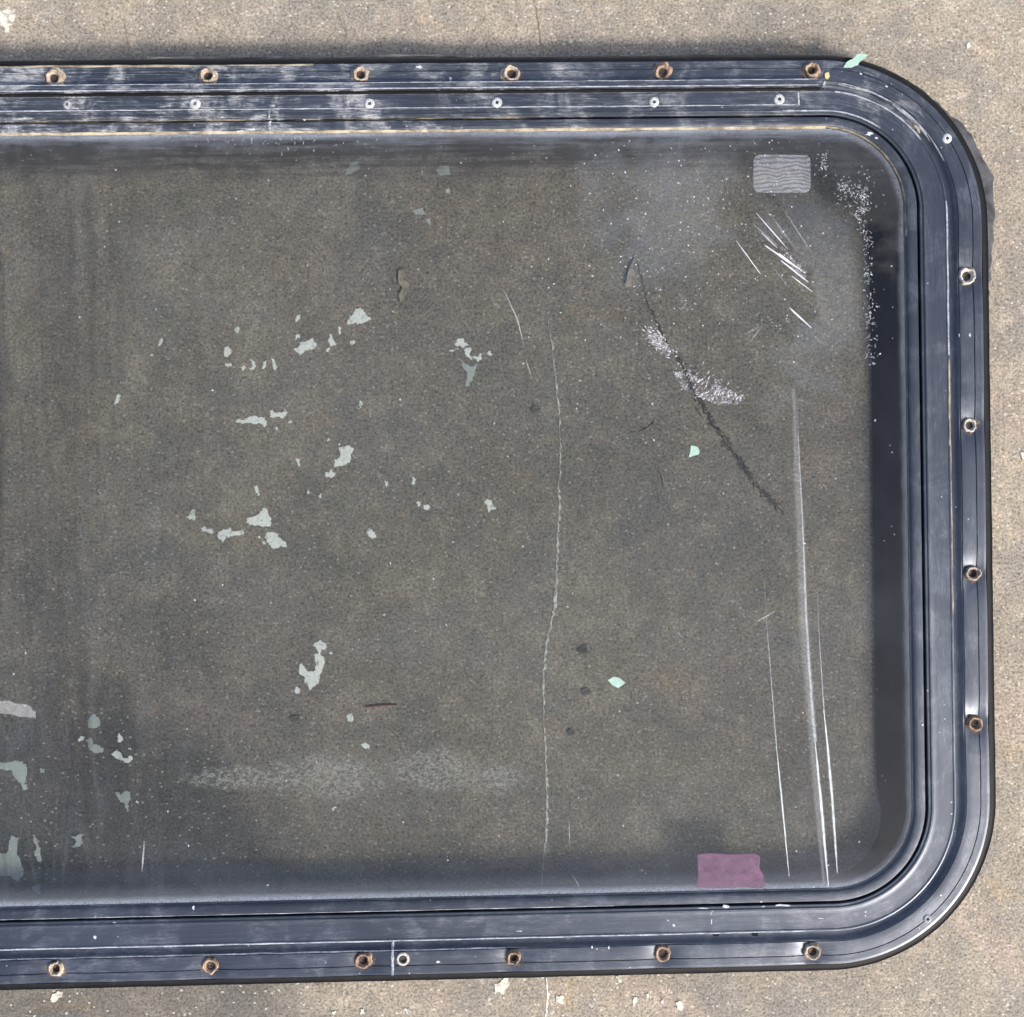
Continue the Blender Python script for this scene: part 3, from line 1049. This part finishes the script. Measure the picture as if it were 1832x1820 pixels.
# ------------------------------------------------------------------ marks on the glass
Z3 = ((300, 520), 2.955)
flecks = [
    [(990,92),(1020,90),(1045,115),(1078,155),(1035,172),(1010,178),(985,172),(955,182),(952,150),(965,132),(985,128)],
    [(672,168),(680,145),(698,125),(703,135),(692,160)], [(370,188),(384,205),(368,224),(355,206)], [(680,235),(700,228),(702,248),(672,258)],
    [(708,272),(735,266),(765,250),(790,290),(770,308),(735,315),(700,343),(665,312),(690,295)],
    [(855,235),(870,228),(875,255),(890,285),(860,295),(850,270)], [(905,185),(918,200),(915,230),(900,225)], [(962,268),(990,265),(985,285),(972,288)],
    [(840,305),(855,300),(852,325),(838,320)], [(305,300),(325,293),(338,315),(330,335),(312,352),(298,350),(300,320)],
    [(305,382),(318,390),(335,382),(340,392),(322,405),(303,400)], [(385,402),(405,398),(412,410),(395,424)],
    [(430,365),(455,370),(468,395),(460,415),(438,423),(430,412),(446,400),(445,382)], [(508,375),(525,372),(522,398),(505,418),(500,405)],
    [(545,357),(560,360),(575,395),(570,422),(558,412),(555,385)],
    [(358,692),(380,680),(410,682),(460,660),(480,675),(515,668),(522,700),(515,725),(490,702),(450,705),(415,700),(372,700)],
    [(538,635),(555,628),(570,645),(600,648),(622,628),(632,648),(610,678),(590,665),(540,668)], [(565,722),(582,722),(580,738),(570,735)],
    [(638,690),(655,688),(650,702),(640,700)], [(1015,583),(1028,590),(1025,620),(1010,610)], [(838,786),(852,782),(858,792),(845,798)],
    [(905,828),(950,818),(982,830),(970,862),(965,900),(935,925),(885,935),(880,900),(905,885),(910,855)],
    [(832,965),(855,962),(865,945),(878,962),(892,970),(870,990),(835,985)], [(676,888),(690,885),(703,918),(695,932),(682,905)],
    [(455,1038),(475,1032),(480,1065),(488,1085),(475,1085),(465,1060)], [(735,1056),(750,1055),(750,1072),(740,1074)], [(798,1085),(818,1075),(815,1095),(802,1098)],
    [(92,1198),(115,1185),(135,1155),(150,1160),(140,1185),(148,1215),(120,1210)], [(178,1255),(192,1245),(210,1262),(235,1265),(242,1280),(225,1285),(178,1265)],
    [(265,1285),(285,1268),(325,1256),(350,1275),(385,1270),(402,1262),(400,1295),(355,1295),(325,1305),(295,1328),(270,1315)],
    [(413,1205),(430,1198),(465,1190),(500,1165),(500,1148),(520,1150),(535,1190),(548,1210),(545,1248),(520,1245),(490,1245),(430,1240),(415,1225)],
    [(515,1300),(530,1275),(560,1280),(590,1280),(585,1305),(620,1325),(628,1360),(595,1350),(560,1365),(540,1345),(522,1325)],
    [(500,1325),(518,1325),(515,1345),(502,1345)], [(475,1300),(492,1298),(490,1308),(478,1310)],
    [(1052,1268),(1070,1258),(1085,1275),(1102,1290),(1095,1308),(1075,1315),(1060,1290)], [(1318,1118),(1335,1115),(1338,1130),(1322,1140)],
    [(1348,1132),(1370,1132),(1390,1145),(1375,1162),(1352,1148)], [(1292,990),(1310,992),(1308,1025),(1294,1028)], [(1145,1010),(1165,1008),(1158,1042),(1150,1030)],
    [(1672,1115),(1695,1103),(1715,1120),(1735,1158),(1710,1155),(1695,1172),(1690,1140)],
    [(1525,262),(1555,252),(1575,275),(1590,290),(1560,305),(1545,295),(1520,290)], [(1570,310),(1600,295),(1605,318),(1595,335),(1612,352),(1600,365),(1570,335)],
    [(1610,352),(1640,350),(1645,335),(1665,330),(1660,355),(1645,378),(1630,362)], [(1685,330),(1702,320),(1715,340),(1700,345)], [(1488,316),(1510,310),(1512,320),(1495,325)]]
floor_chips('paint_fleck', flecks, *Z3, M['fleck'], floor, 0.0002, 0.0003)
floor_chips('paint_fleck', [[(1553,365),(1575,385),(1600,400),(1640,390),(1625,430),(1612,470),(1595,500),(1578,508),(1578,475),(1582,440),(1560,400)]], *Z3, M['fleckgrey'], floor, 0.0002, 0.0003)
Z7 = ((440, 1100), 2.544)
floor_chips('paint_fleck', [
    [(308,135),(335,115),(362,130),(368,150),(342,160),(338,178),(355,190),(360,215),(350,245),(335,275),(332,310),(310,325),(295,345),(285,330),(265,312),(268,285),(240,262),(248,222),(262,232),(285,262),(318,250),(318,220),(308,180),(330,175),(325,155)],
    [(218,345),(230,325),(250,340),(240,360),(222,355)], [(380,168),(395,170),(392,182),(382,180)], [(458,465),(478,448),(490,475),(478,490),(462,480)],
    [(525,590),(545,580),(568,595),(560,610),(530,605)], [(388,882),(405,870),(413,878),(395,893)]], *Z7, M['fleck'], floor, 0.0002, 0.0003)
Z5 = ((0, 1100), 3.64)
floor_chips('paint_fleck', [[(500,825),(525,793),(555,800),(530,825)], [(762,790),(780,772),(800,820),(770,830)],
    [(722,905),(760,875),(790,905),(810,935),(855,920),(862,945),(835,970),(790,945),(745,925)], [(835,868),(848,865),(850,882)], [(885,1215),(905,1215),(900,1232)]], *Z5, M['fleck'], floor, 0.0002, 0.0003)
floor_chips('paint_fleck', [[(872, 925), (880, 930), (868, 968), (856, 965)], [(640, 1228), (655, 1240), (640, 1280), (620, 1285)], [(1275, 870), (1290, 862), (1300, 880), (1285, 898)],
    [(862, 930), (878, 926), (882, 946), (866, 948)], [(818, 1016), (832, 1012), (828, 1026)]], (0, 300), 3.033, M['fleck'], floor, 0.0002, 0.0003)
# duller remains of paint on the slab itself, seen through the glass
floor_chips('paint_patch', [[(568,690),(600,650),(625,655),(655,685),(655,720),(620,738),(575,735)],
    [(555,810),(600,805),(600,845),(640,850),(672,865),(665,895),(640,900),(580,880),(575,840)],
    [(-60,960),(60,955),(105,948),(145,950),(170,985),(172,1050),(160,1100),(182,1130),(150,1140),(140,1100),(90,1050),(80,1010),(-60,1010)], [(262,1000),(285,1000),(285,1030),(268,1028)],
    [(750,1160),(770,1150),(785,1170),(820,1150),(850,1150),(850,1210),(830,1235),(845,1280),(828,1285),(815,1235),(780,1210),(762,1180)],
    [(60,1470),(70,1440),(125,1450),(110,1560),(155,1660),(140,1710),(110,1735),(60,1700),(-60,1690),(-60,1560),(45,1550)],
    [(208,1430),(230,1435),(240,1470),(265,1520),(275,1600),(262,1620),(240,1590),(225,1560),(235,1500)], [(465,1440),(500,1450),(520,1420),(540,1490),(500,1510),(455,1515),(500,1480)],
    [(205,1775),(240,1750),(265,1765),(262,1820),(235,1820)]], *Z5, M['fleckgrey'], floor, 0.0002, 0.0003)
floor_chips('paint_patch', [[(625,295),(640,285),(645,300),(628,312),(617,312)], [(778,305),(790,296),(804,295),(806,312),(790,315)], [(797,340),(803,337),(806,346),(798,346)],
    [(738,378),(756,372),(762,385),(745,384)], [(760,392),(770,390),(770,404)]], (0, 0), 1.0, M['fleckgrey'], floor, 0.0002, 0.0003, jit=1.2)
# paint on the open slab
floor_chips('paint_patch', [[(1365,1045),(1395,1060),(1410,1040),(1440,1005),(1468,1035),(1450,1080),(1425,1118),(1405,1100),(1375,1105)], [(378,1222),(405,1215),(412,1235),(395,1245)],
    [(555,1210),(575,1205),(585,1235),(560,1240)], [(820,1205),(855,1195),(875,1228),(845,1235)]], (480, 1450), 3.393, M['floorpaint'], floor, 0.0002, 0.0004)
floor_chips('paint_patch', [[(402,1185),(430,1170),(452,1215),(435,1230)], [(525,1350),(540,1325),(560,1340),(550,1385),(528,1390)], [(615,1310),(635,1300),(645,1315),(625,1335)],
    [(720,1365),(745,1340),(750,1375),(725,1382)], [(825,1370),(855,1355),(880,1360),(888,1435),(855,1420)], [(-20,1320),(35,1320),(30,1380),(-20,1370)]], (1000, 1450), 3.983, M['floorpaint'], floor, 0.0002, 0.0004)
floor_chips('paint_patch', [[(330,1245),(340,1210),(375,1185),(412,1195),(395,1225),(345,1260)], [(215,1345),(232,1340),(235,1366),(212,1366)]], (0, 1450), 3.664, M['floorpaint'], floor, 0.0002, 0.0004)
floor_chips('paint_patch', [[(-40, 90), (60, 75), (85, 80), (125, 130), (105, 180), (75, 225), (65, 270), (45, 275), (35, 230), (-40, 200)]], (0, 0), 4.58, M['floorpaint'], floor, 0.0002, 0.0004)
floor_chips('paint_patch', [[(1825, 810), (1840, 808), (1840, 822), (1828, 822)], [(1728, 80), (1734, 76), (1738, 84), (1730, 88)]], (0, 0), 1.0, M['floorpaint'], floor, 0.0002, 0.0004, jit=0.8)


def glass_line(name, pts, w0, mat, taper=True, wob=0.25, seed=0, wig=0.0, z=ZG):
    q = resample(pts, 12, wig, seed)
    n = len(q)
    wd = []
    for i in range(n):
        t = i / max(1, n - 1)
        k = (math.sin(math.pi * min(max(t, 0.04), 0.96)) ** 0.5) if taper is True else (0.06 + 0.94 * t if taper == 'in' else 1.0)
        wd.append(w0 * S * k)
    link(name, ribbon(name, [loc(u, v, z) for u, v in q], wd, 0.0001, wob, seed), mat, glass)


def z4(x, y): return (1040 + x / 3.053, 260 + y / 3.053)


for i, (a, c, w0, m) in enumerate([
        ((955, 370), (1130, 570), 1.6, 'white'), ((1045, 395), (1165, 560), 1.2, 'faint'), ((1100, 345), (1260, 590), 1.3, 'faint'), ((845, 520), (980, 705), 1.6, 'white'),
        ((1005, 548), (1205, 685), 3.8, 'white'), ((1090, 630), (1240, 748), 2.6, 'white'), ((1150, 715), (1264, 802), 1.8, 'white'), ((1138, 888), (1257, 998), 3.2, 'white'),
        ((935, 428), (1075, 550), 1.5, 'faint'), ((1050, 670), (1138, 785), 1.3, 'faint'), ((1080, 590), (1180, 672), 2.4, 'white'), ((540, 905), (585, 850), 1.6, 'faint'),
        ((940, 945), (975, 912), 1.8, 'faint'), ((890, 1035), (990, 980), 1.3, 'faint'), ((920, 1075), (985, 990), 1.2, 'faint'), ((985, 480), (1070, 560), 1.4, 'white')]):
    glass_line('scratch', [z4(*a), z4(*c)], w0, M[m], seed=i)
for i, (p, w0, m) in enumerate([([(900, 516), (925, 570), (938, 620)], 2.2, 'faint'), ([(1018, 1465), (1019, 1510)], 1.6, 'faint'), ([(1024, 1565), (1038, 1590)], 1.2, 'faint'),
        ([(1354, 1112), (1387, 1094)], 2.0, 'faint'), ([(258, 1505), (254, 1560)], 2.5, 'faint'), ([(940, 640), (952, 680)], 1.6, 'faint'), ([(470, 438), (487, 434)], 1.4, 'faint')]):
    glass_line('scratch', p, w0, M[m], seed=i + 30)


def z8(x, y): return (1200 + x / 1.936, 700 + y / 1.936)


glass_line('streak', [z8(*p) for p in ((320, 560), (330, 780), (345, 960), (358, 1130), (366, 1230))], 2.2, M['faint'], 'in', 0.1, 1)
glass_line('streak', [z8(*p) for p in ((366, 1230), (385, 1420), (410, 1680))], 4.2, M['streakb'], True, 0.1, 2)
glass_line('streak', [z8(*p) for p in ((437, 40), (446, 250), (458, 480), (468, 760), (480, 960), (492, 1120), (500, 1215))], 9.0, M['streak'], 'in', 0.06, 3)
glass_line('streak', [z8(*p) for p in ((500, 1215), (512, 1340), (522, 1440), (534, 1580), (546, 1715))], 7.5, M['streakb'], True, 0.08, 4)
glass_line('streak', [z8(*p) for p in ((505, 620), (514, 850), (525, 1020), (531, 1110))], 2.2, M['faint'], 'in', 0.1, 5)
glass_line('streak', [z8(*p) for p in ((530, 1105), (543, 1230), (560, 1420), (577, 1668))], 7.0, M['streakb'], True, 0.08, 6)


M['broad'] = mat_film('broad_streak', (0.46, 0.48, 0.51), 0.15, soft=True)
glass_line('streak', [z8(*p) for p in ((425, 0), (436, 250), (448, 480), (458, 760), (472, 960), (486, 1120), (500, 1330), (522, 1600), (532, 1715))], 24, M['broad'], True, 0.04, 13)

# scuffs: a few hundred short strokes each
def strokes(name, centres, parent, mat, z, local=True, kind='stuff', h=0.00015):
    vs, fs = [], []
    fn = loc if local else pix
    for (u, v, L, wd, ang) in centres:
        du, dv = math.cos(ang) * L / 2, -math.sin(ang) * L / 2
        nu, nv = math.sin(ang) * wd / 2, math.cos(ang) * wd / 2
        b0 = len(vs)
        vs += [fn(u - du, v - dv, z), fn(u + nu, v + nv, z), fn(u + du, v + dv, z), fn(u - nu, v - nv, z), fn(u, v, z + h)]
        fs += [(b0, b0 + 1, b0 + 4), (b0 + 1, b0 + 2, b0 + 4), (b0 + 2, b0 + 3, b0 + 4), (b0 + 3, b0, b0 + 4)]
    return link(name, mesh(name, vs, fs), mat, parent, kind=kind)


rs = random.Random(5)
c1 = []
for k in range(90):                        # upper scuff
    t = rs.random()
    c1.append((1158 + 42 * t + rs.gauss(0, 9), 592 + 42 * t + rs.gauss(0, 9), rs.uniform(2, 8), rs.uniform(0.9, 2.2), math.radians(-35 + rs.gauss(0, 25))))
for k in range(150):                       # lower scuff, combed from lower left to upper right
    t = rs.random() ** 0.9
    sp = 13 * math.sin(math.pi * min(0.97, t + 0.06)) + 3
    c1.append((1205 + 125 * t + rs.gauss(0, 4), 668 + 46 * t + rs.gauss(0, sp), rs.uniform(3, 9), rs.uniform(0.9, 2.0), math.radians(50 + rs.gauss(0, 9))))
for sd, poly in enumerate(([(1150, 588), (1160, 583), (1178, 598), (1196, 618), (1205, 632), (1196, 640), (1180, 630), (1164, 612)],
                           [(1204, 664), (1225, 668), (1246, 672), (1268, 684), (1296, 692), (1332, 708), (1326, 718), (1300, 726), (1276, 722), (1250, 712), (1228, 700), (1210, 682)],
                           [(1396, 440), (1410, 452), (1436, 480), (1444, 498), (1428, 494), (1404, 470)])):
    link('scuff_film', slab('scuff_film', [loc(u, v, ZG) for u, v in poly], 0.0001, 3.0 * S, 5, sd + 70), M['scuffilm'], glass)
strokes('scuff_mark', c1[::2], glass, M['white'], ZG)
strokes('scuff_mark', c1[1::2], glass, M['faint'], ZG)
c2 = []
for k in range(200):                       # crusty strip at the right edge
    t = rs.random()
    c2.append((1548 + 12 * t + rs.gauss(0, 5) + (0 if t > 0.25 else -8), 330 + 325 * t, rs.uniform(2, 7), rs.uniform(1.2, 2.6), rs.uniform(0, math.pi)))
for k in range(110):
    c2.append((rs.gauss(1540, 13), rs.gauss(358, 22), rs.uniform(2, 7), rs.uniform(1.2, 2.8), rs.uniform(0, math.pi)))
for k in range(60):
    c2.append((rs.gauss(1508, 8), rs.gauss(340, 12), rs.uniform(2, 6), rs.uniform(1.2, 2.8), rs.uniform(0, math.pi)))
for k in range(40):
    c2.append((rs.gauss(1473, 5), rs.gauss(292, 14), rs.uniform(2, 6), rs.uniform(1.2, 3.0), rs.uniform(0, math.pi)))
for k in range(60):
    u = rs.gauss(470, 130)
    c2.append((u, 246 + abs(rs.gauss(0, 13)), rs.uniform(2, 9), rs.uniform(0.8, 2.6), math.radians(90 + rs.gauss(0, 30))))
strokes('crust_mark', c2, glass, M['faint'], ZG)
c3 = []
for k in range(800):                       # specks of dust, thickest at the upper right
    u, v = (rs.gauss(1230, 150), rs.gauss(430, 130)) if rs.random() < 0.55 else (rs.uniform(0, 1610), rs.uniform(250, 1590))
    if not (10 < u < 1600 and 250 < v < 1590):
        continue
    s = rs.choice((1.1, 1.2, 1.4, 1.8, 2.6))
    c3.append((u, v, s * rs.uniform(1, 2), s, rs.uniform(0, math.pi)))
strokes('dust_specks', c3, glass, M['white'], ZG)
c4 = []
for k in range(4200):                      # lime bloom on the slab below
    t = rs.random()
    u = 300 + 640 * t
    amp = 6 + 18 * math.exp(-((u - 780) / 95) ** 2) + 14 * math.exp(-((u - 590) / 80) ** 2)
    cy = 1392 - 22 * math.exp(-((u - 780) / 120) ** 2) - 8 * math.exp(-((u - 590) / 90) ** 2)
    if rs.random() < amp / 26:
        c4.append((u, rs.gauss(cy, amp * 0.85), rs.uniform(3, 8), rs.uniform(1.5, 3.0), rs.gauss(0.2, 1.0)))



# sticker residue and purple film
def rounded(u0, v0, u1, v1, r, z):
    pts = []
    for (cu, cv, a0) in ((u1 - r, v0 + r, 0), (u0 + r, v0 + r, 90), (u0 + r, v1 - r, 180), (u1 - r, v1 - r, 270)):
        for k in range(5):
            a = math.radians(a0 + k * 22.5)
            pts.append(loc(cu + r * math.cos(a), cv - r * math.sin(a), z))
    return pts


o = link('sticker_residue', slab('sticker_residue', rounded(1348, 277, 1450, 345, 11, ZG), 0.00012), M['sticker'], glass)
o['label'] = 'frosted rounded rectangle of sticker residue with wavy lines'
pp = [(1247, 1530), (1262, 1527), (1310, 1529), (1352, 1527), (1360, 1533), (1358, 1552), (1366, 1566), (1368, 1590), (1320, 1588), (1280, 1589), (1245, 1588), (1249, 1560)]
o = link('purple_film', slab('purple_film', [loc(u, v, ZG) for u, v in pp], 0.00014, 0.8 * S, 3, 11), M['purple'], glass)
o['label'] = 'torn purple film stuck to the lower edge of the glass'
floor_chips('smear', [[(-40, 555), (60, 560), (205, 600), (232, 640), (228, 672), (190, 670), (60, 645), (-40, 640)]], *Z5, M['smear'], glass, ZG, 0.0001, True)


# white nicks in the paint of the frame
def nick(u, v, w_, h_, f_z, ang=0.0, mat='rivet2', seed=0):
    rnd = random.Random(seed)
    pts = []
    for k in range(9):
        a = 2 * math.pi * k / 9
        r = rnd.uniform(0.45, 1.2)
        du, dv = w_ / 2 * r * math.cos(a), h_ / 2 * r * math.sin(a)
        pts.append(loc(u + du * math.cos(ang) - dv * math.sin(ang), v + du * math.sin(ang) + dv * math.cos(ang), f_z))
    link('paint_nick', slab('paint_nick', pts, 0.00015), M['nick'], win)


M['nick'] = mat_dirt('nick_white', (0.50, 0.52, 0.55), (0.30, 0.31, 0.34), 500)
for i, (u, v, w_, h_, f) in enumerate([
        (1298, 1622, 14, 8, .79), (1258, 1625, 24, 2.2, .765), (1400, 1620, 26, 5, .79), (1365, 1622, 10, 3, .79), (1272, 1634, 2.2, 10, .70), (1273, 1648, 2.2, 11, .60),
        (1205, 1656, 6, 6, .52), (930, 1666, 18, 2.5, .49), (299, 1691, 20, 11, .40), (205, 1651, 8, 3.5, .79), (170, 1677, 6, 9, .58), (346, 1624, 5, 9, .90),
        (1059, 1695, 4, 6, .28), (1089, 1695, 4, 8, .28), (784, 1721, 11, 4, .20), (1555, 240, 14, 8, .90), (1568, 247, 8, 5, .90), (1540, 132, 5, 4, .2), (1586, 155, 6, 4, .25),
        (1468, 1643, 13, 2.4, .62), (490, 156, 6, 14, .40), (545, 215, 6, 3, .75), (830, 162, 14, 3, .41), (1070, 149, 34, 2.4, .325), (1275, 158, 40, 2.4, .41), (750, 120, 13, 6, .06),
        (806, 142, 5, 11, .25), (1395, 148, 5, 4, .41), (1716, 600, 2, 10, .19), (1735, 600, 5, 8, .19), (415, 158, 16, 3, .41), (452, 232, 22, 5, .93), (430, 235, 14, 4, .93)]):
    nick(u, v, w_, h_, ztop(min(f, 0.99)) + (0.0026 if (v < 170 and u < 1468 and f > .31) else 0.0) + 0.00005, 0.0, seed=i)
M['sand'] = M['tan']
pts = [(1633, 222), (1640, 226), (1645, 233), (1646, 239), (1642, 238), (1640, 232), (1634, 227)]
link('dirt_crumb', slab('dirt_crumb', [loc(u, v, ztop(0.55) + 0.0001) for u, v in pts], 0.0008, 0.3 * S, 2, 5), M['tan'], win)
M['yellow'] = mat_dirt('yellow_crumb', (0.45, 0.42, 0.20), (0.36, 0.33, 0.18))
pts = [(1475, 132), (1482, 130), (1484, 138), (1480, 143), (1475, 140)]
link('dirt_crumb', slab('dirt_crumb', [loc(u, v, ztop(0.27) + 0.0001) for u, v in pts], 0.0010, 0.3 * S, 2, 6), M['yellow'], win)

# ------------------------------------------------------------------ cracks in the slab
def crack(name, pts, w0, mat, wig, seed, taper=True, wob=0.5, thick=0.0003, z=0.0003):
    q = resample(pts, 5, wig, seed)
    n = len(q)
    wd = [w0 * S * (math.sin(math.pi * min(max(i / (n - 1), 0.03), 0.97)) ** 0.4 if taper else 1.0) for i in range(n)]
    link(name, ribbon(name, [pix(u, v, z) for u, v in q], wd, thick, wob, seed), mat, floor)


crack('crack', [(1140, 470), (1158, 540), (1185, 600), (1212, 640)], 4, M['crack'], 2.0, 1)
crack('crack', [(1212, 640), (1245, 705), (1272, 755), (1305, 800), (1330, 835), (1365, 880), (1402, 918)], 4.5, M['crack'], 4.2, 2, wob=0.9)
crack('crack', [(1142, 772), (1158, 765), (1170, 753)], 4, M['crack'], 1.0, 3)
crack('crack', [(955, 0), (962, 25), (965, 55), (968, 82), (972, 100)], 2.2, M['crackpale'], 2.4, 4, wob=0.8)
crack('crack', [(604, 20), (612, 45), (622, 62)], 1.8, M['crackpale'], 2.0, 5, wob=0.8)
crack('crack', [(222, 25), (226, 60), (228, 85)], 1.8, M['crackpale'], 2.2, 6, wob=0.8)
crack('lime_vein', [(980, 570), (988, 620), (994, 680), (1001, 750), (1003, 800), (1001, 850)], 2.2, M['pale'], 1.6, 7, wob=0.75)
crack('lime_vein', [(1001, 800), (1004, 845), (998, 870), (1001, 900), (998, 960), (996, 1040), (990, 1100), (978, 1150), (971, 1210), (973, 1290)], 4.0, M['pale'], 1.7, 8, wob=0.75)
crack('lime_vein', [(973, 1290), (976, 1340), (979, 1420), (977, 1500), (971, 1550), (968, 1592)], 3.8, M['pale'], 1.3, 9, wob=0.75)
crack('lime_vein', [(977, 1750), (980, 1780), (976, 1825)], 3.0, M['pale'], 0.9, 10, wob=0.5)

cr = []
cp = [(1212, 640), (1245, 705), (1272, 755), (1305, 800), (1330, 835), (1365, 880), (1402, 918)]
rk = random.Random(77)
for (a, c) in zip(cp[:-1], cp[1:]):
    for k in range(26):
        t = rk.random()
        cr.append((a[0] + (c[0] - a[0]) * t + rk.gauss(0, 4), a[1] + (c[1] - a[1]) * t + rk.gauss(0, 4), rk.uniform(3, 11), rk.uniform(1.5, 4.5), math.radians(-52 + rk.gauss(0, 25))))
strokes('crack_rubble', cr[::2], floor, M['crack'], 0.0003, False, h=0.0007)
strokes('crack_rubble', cr[1::2], floor, M['grit'], 0.0003, False, h=0.0012)

# loose sand, too fine to count
vs, fs = [], []
rg = random.Random(21)
for k in range(2600):
    u, v = rg.uniform(-80, 1910), rg.uniform(-80, 1900)
    r = rg.choice((0.7, 0.8, 0.9, 1.0, 1.1, 1.3, 1.8)) * S
    p = pix(u, v, 0)
    b0 = len(vs)
    a0 = rg.uniform(0, 2)
    for j in range(5):
        a = a0 + j * 1.2566
        rr = r * rg.uniform(0.7, 1.3)
        vs.append((p.x + rr * math.cos(a), p.y + rr * math.sin(a), 0.0001))
    vs.append((p.x + rg.uniform(-.3, .3) * r, p.y + rg.uniform(-.3, .3) * r, r * rg.uniform(0.6, 1.1)))
    fs += [(b0 + j, b0 + (j + 1) % 5, b0 + 5) for j in range(5)]
link('loose_sand', mesh('loose_sand', vs, fs), M['grit'], None, 'fine loose sand grains scattered over the concrete', 'sand', None, 'stuff')


# ------------------------------------------------------------------ loose things
def chip(name, pts, z, thick, mat, label, cat, group=None, seed=0, jit=0.5):
    P = [pix(u, v, z) for u, v in pts]
    c = sum(P, Vector()) / len(P)
    me = slab(name, [p - c for p in P], thick, jit * S, 2, seed)
    o = link(name, me, mat, None, label, cat, group)
    o.location = c
    return o


o = chip('paint_chip', [(1508, 121), (1513, 113), (1520, 108), (1524, 107), (1534, 97), (1541, 96), (1553, 98), (1543, 107), (1537, 112), (1536, 116), (1524, 121)], 0.0262, 0.0004, M['mint'],
         'elongated mint green paint chip on the upper right corner of the frame', 'paint chip', 'mint green paint chips', 1)
o.rotation_euler = (0.04, 0.02, 0)
chip('paint_chip', [(1236, 797), (1248, 800), (1252, 808), (1251, 813), (1232, 819), (1235, 808)], 0.0242, 0.0004, M['mint'],
     'mint green paint chip with a notched side, nearer the diagonal crack', 'paint chip', 'mint green paint chips', 2)
chip('paint_chip', [(1087, 1217), (1097, 1211), (1109, 1213), (1119, 1222), (1106, 1231), (1095, 1226)], 0.0242, 0.0004, M['mint'],
     'lower mint green paint chip on the glass, right of the pale vertical line', 'paint chip', 'mint green paint chips', 3)


def rod(name, a, c, r, mat, label, cat, z, bend=0.0):
    A, C = pix(*a, z), pix(*c, z)
    mid = (A + C) / 2
    n = 9
    vs, fs = [], []
    d = (C - A).normalized()
    nn = Vector((-d.y, d.x, 0))
    for i in range(n):
        t = i / (n - 1)
        p = A.lerp(C, t) - mid + nn * math.sin(math.pi * t) * bend
        rr = r * (0.55 + 0.45 * math.sin(math.pi * (0.15 + 0.8 * t)))
        for j in range(6):
            q = 2 * math.pi * j / 6
            vs.append(p + nn * rr * math.cos(q) + Vector((0, 0, rr + rr * math.sin(q))))
    for i in range(n - 1):
        for j in range(6):
            fs.append((i * 6 + j, i * 6 + (j + 1) % 6, (i + 1) * 6 + (j + 1) % 6, (i + 1) * 6 + j))
    fs += [tuple(range(5, -1, -1)), tuple((n - 1) * 6 + j for j in range(6))]
    o = link(name, mesh(name, vs, fs, 60), mat, None, label, cat)
    o.location = mid
    return o


rod('pine_needle', (652, 1265), (711, 1261), 0.0006, M['needle'], 'short reddish brown needle lying level on the concrete below the glass', 'needle', 0.0005, 0.0004)
rod('twig', (1248, 733), (1258, 748), 0.0008, M['leaf'], 'tiny pale brown twig at the upper end of the thick crack', 'twig', 0.0008, 0.0006)
rod('grass_stem', (1183, 848), (1187, 872), 0.0005, M['leaf'], 'thin brown stem lying alone below left of the notched mint chip', 'stem', 0.0005, 0.0006)
chip('dry_leaf', [(712, 483), (720, 481), (726, 492), (722, 500), (733, 508), (732, 518), (724, 530), (716, 542), (713, 530), (720, 516), (712, 505)], 0.0005, 0.0012, M['leaf'],
     'crumpled brown leaf scrap on the concrete left of the centre top', 'leaf', None, 8, 1.2)
chip('dry_leaf', [(1138, 458), (1132, 480), (1140, 500), (1128, 512), (1117, 514), (1122, 490), (1130, 470)], 0.0005, 0.0014, M['leaf'],
     'pointed dry leaf scrap beside the upper thin end of the crack', 'leaf', None, 9, 0.8)
for i, (u, v, r, lab) in enumerate([(958, 733, 11, 'round dark crumb beside the upper part of the pale vertical line'), (1043, 1163, 10, 'dark crumb above the other one left of the lower mint chip'),
        (1048, 1237, 10, 'dark crumb just below left of the lower mint chip'), (1022, 1311, 9, 'small dark crumb lowest to the right of the pale vertical line'),
        (528, 1286, 11, 'dark crumb left of the small white fleck under the brown needle')]):
    rr = random.Random(i + 60)
    chip('dark_crumb', [(u + r * rr.uniform(.6, 1.1) * math.cos(a), v + r * 0.8 * rr.uniform(.6, 1.1) * math.sin(a)) for a in (0, .5, .9, 1.5, 1.9, 2.3, 2.8, 3.3, 3.9, 4.4, 4.9, 5.5)], 0.0003, 0.0007, M['dark'], lab, 'crumb', 'dark crumbs', i + 60)
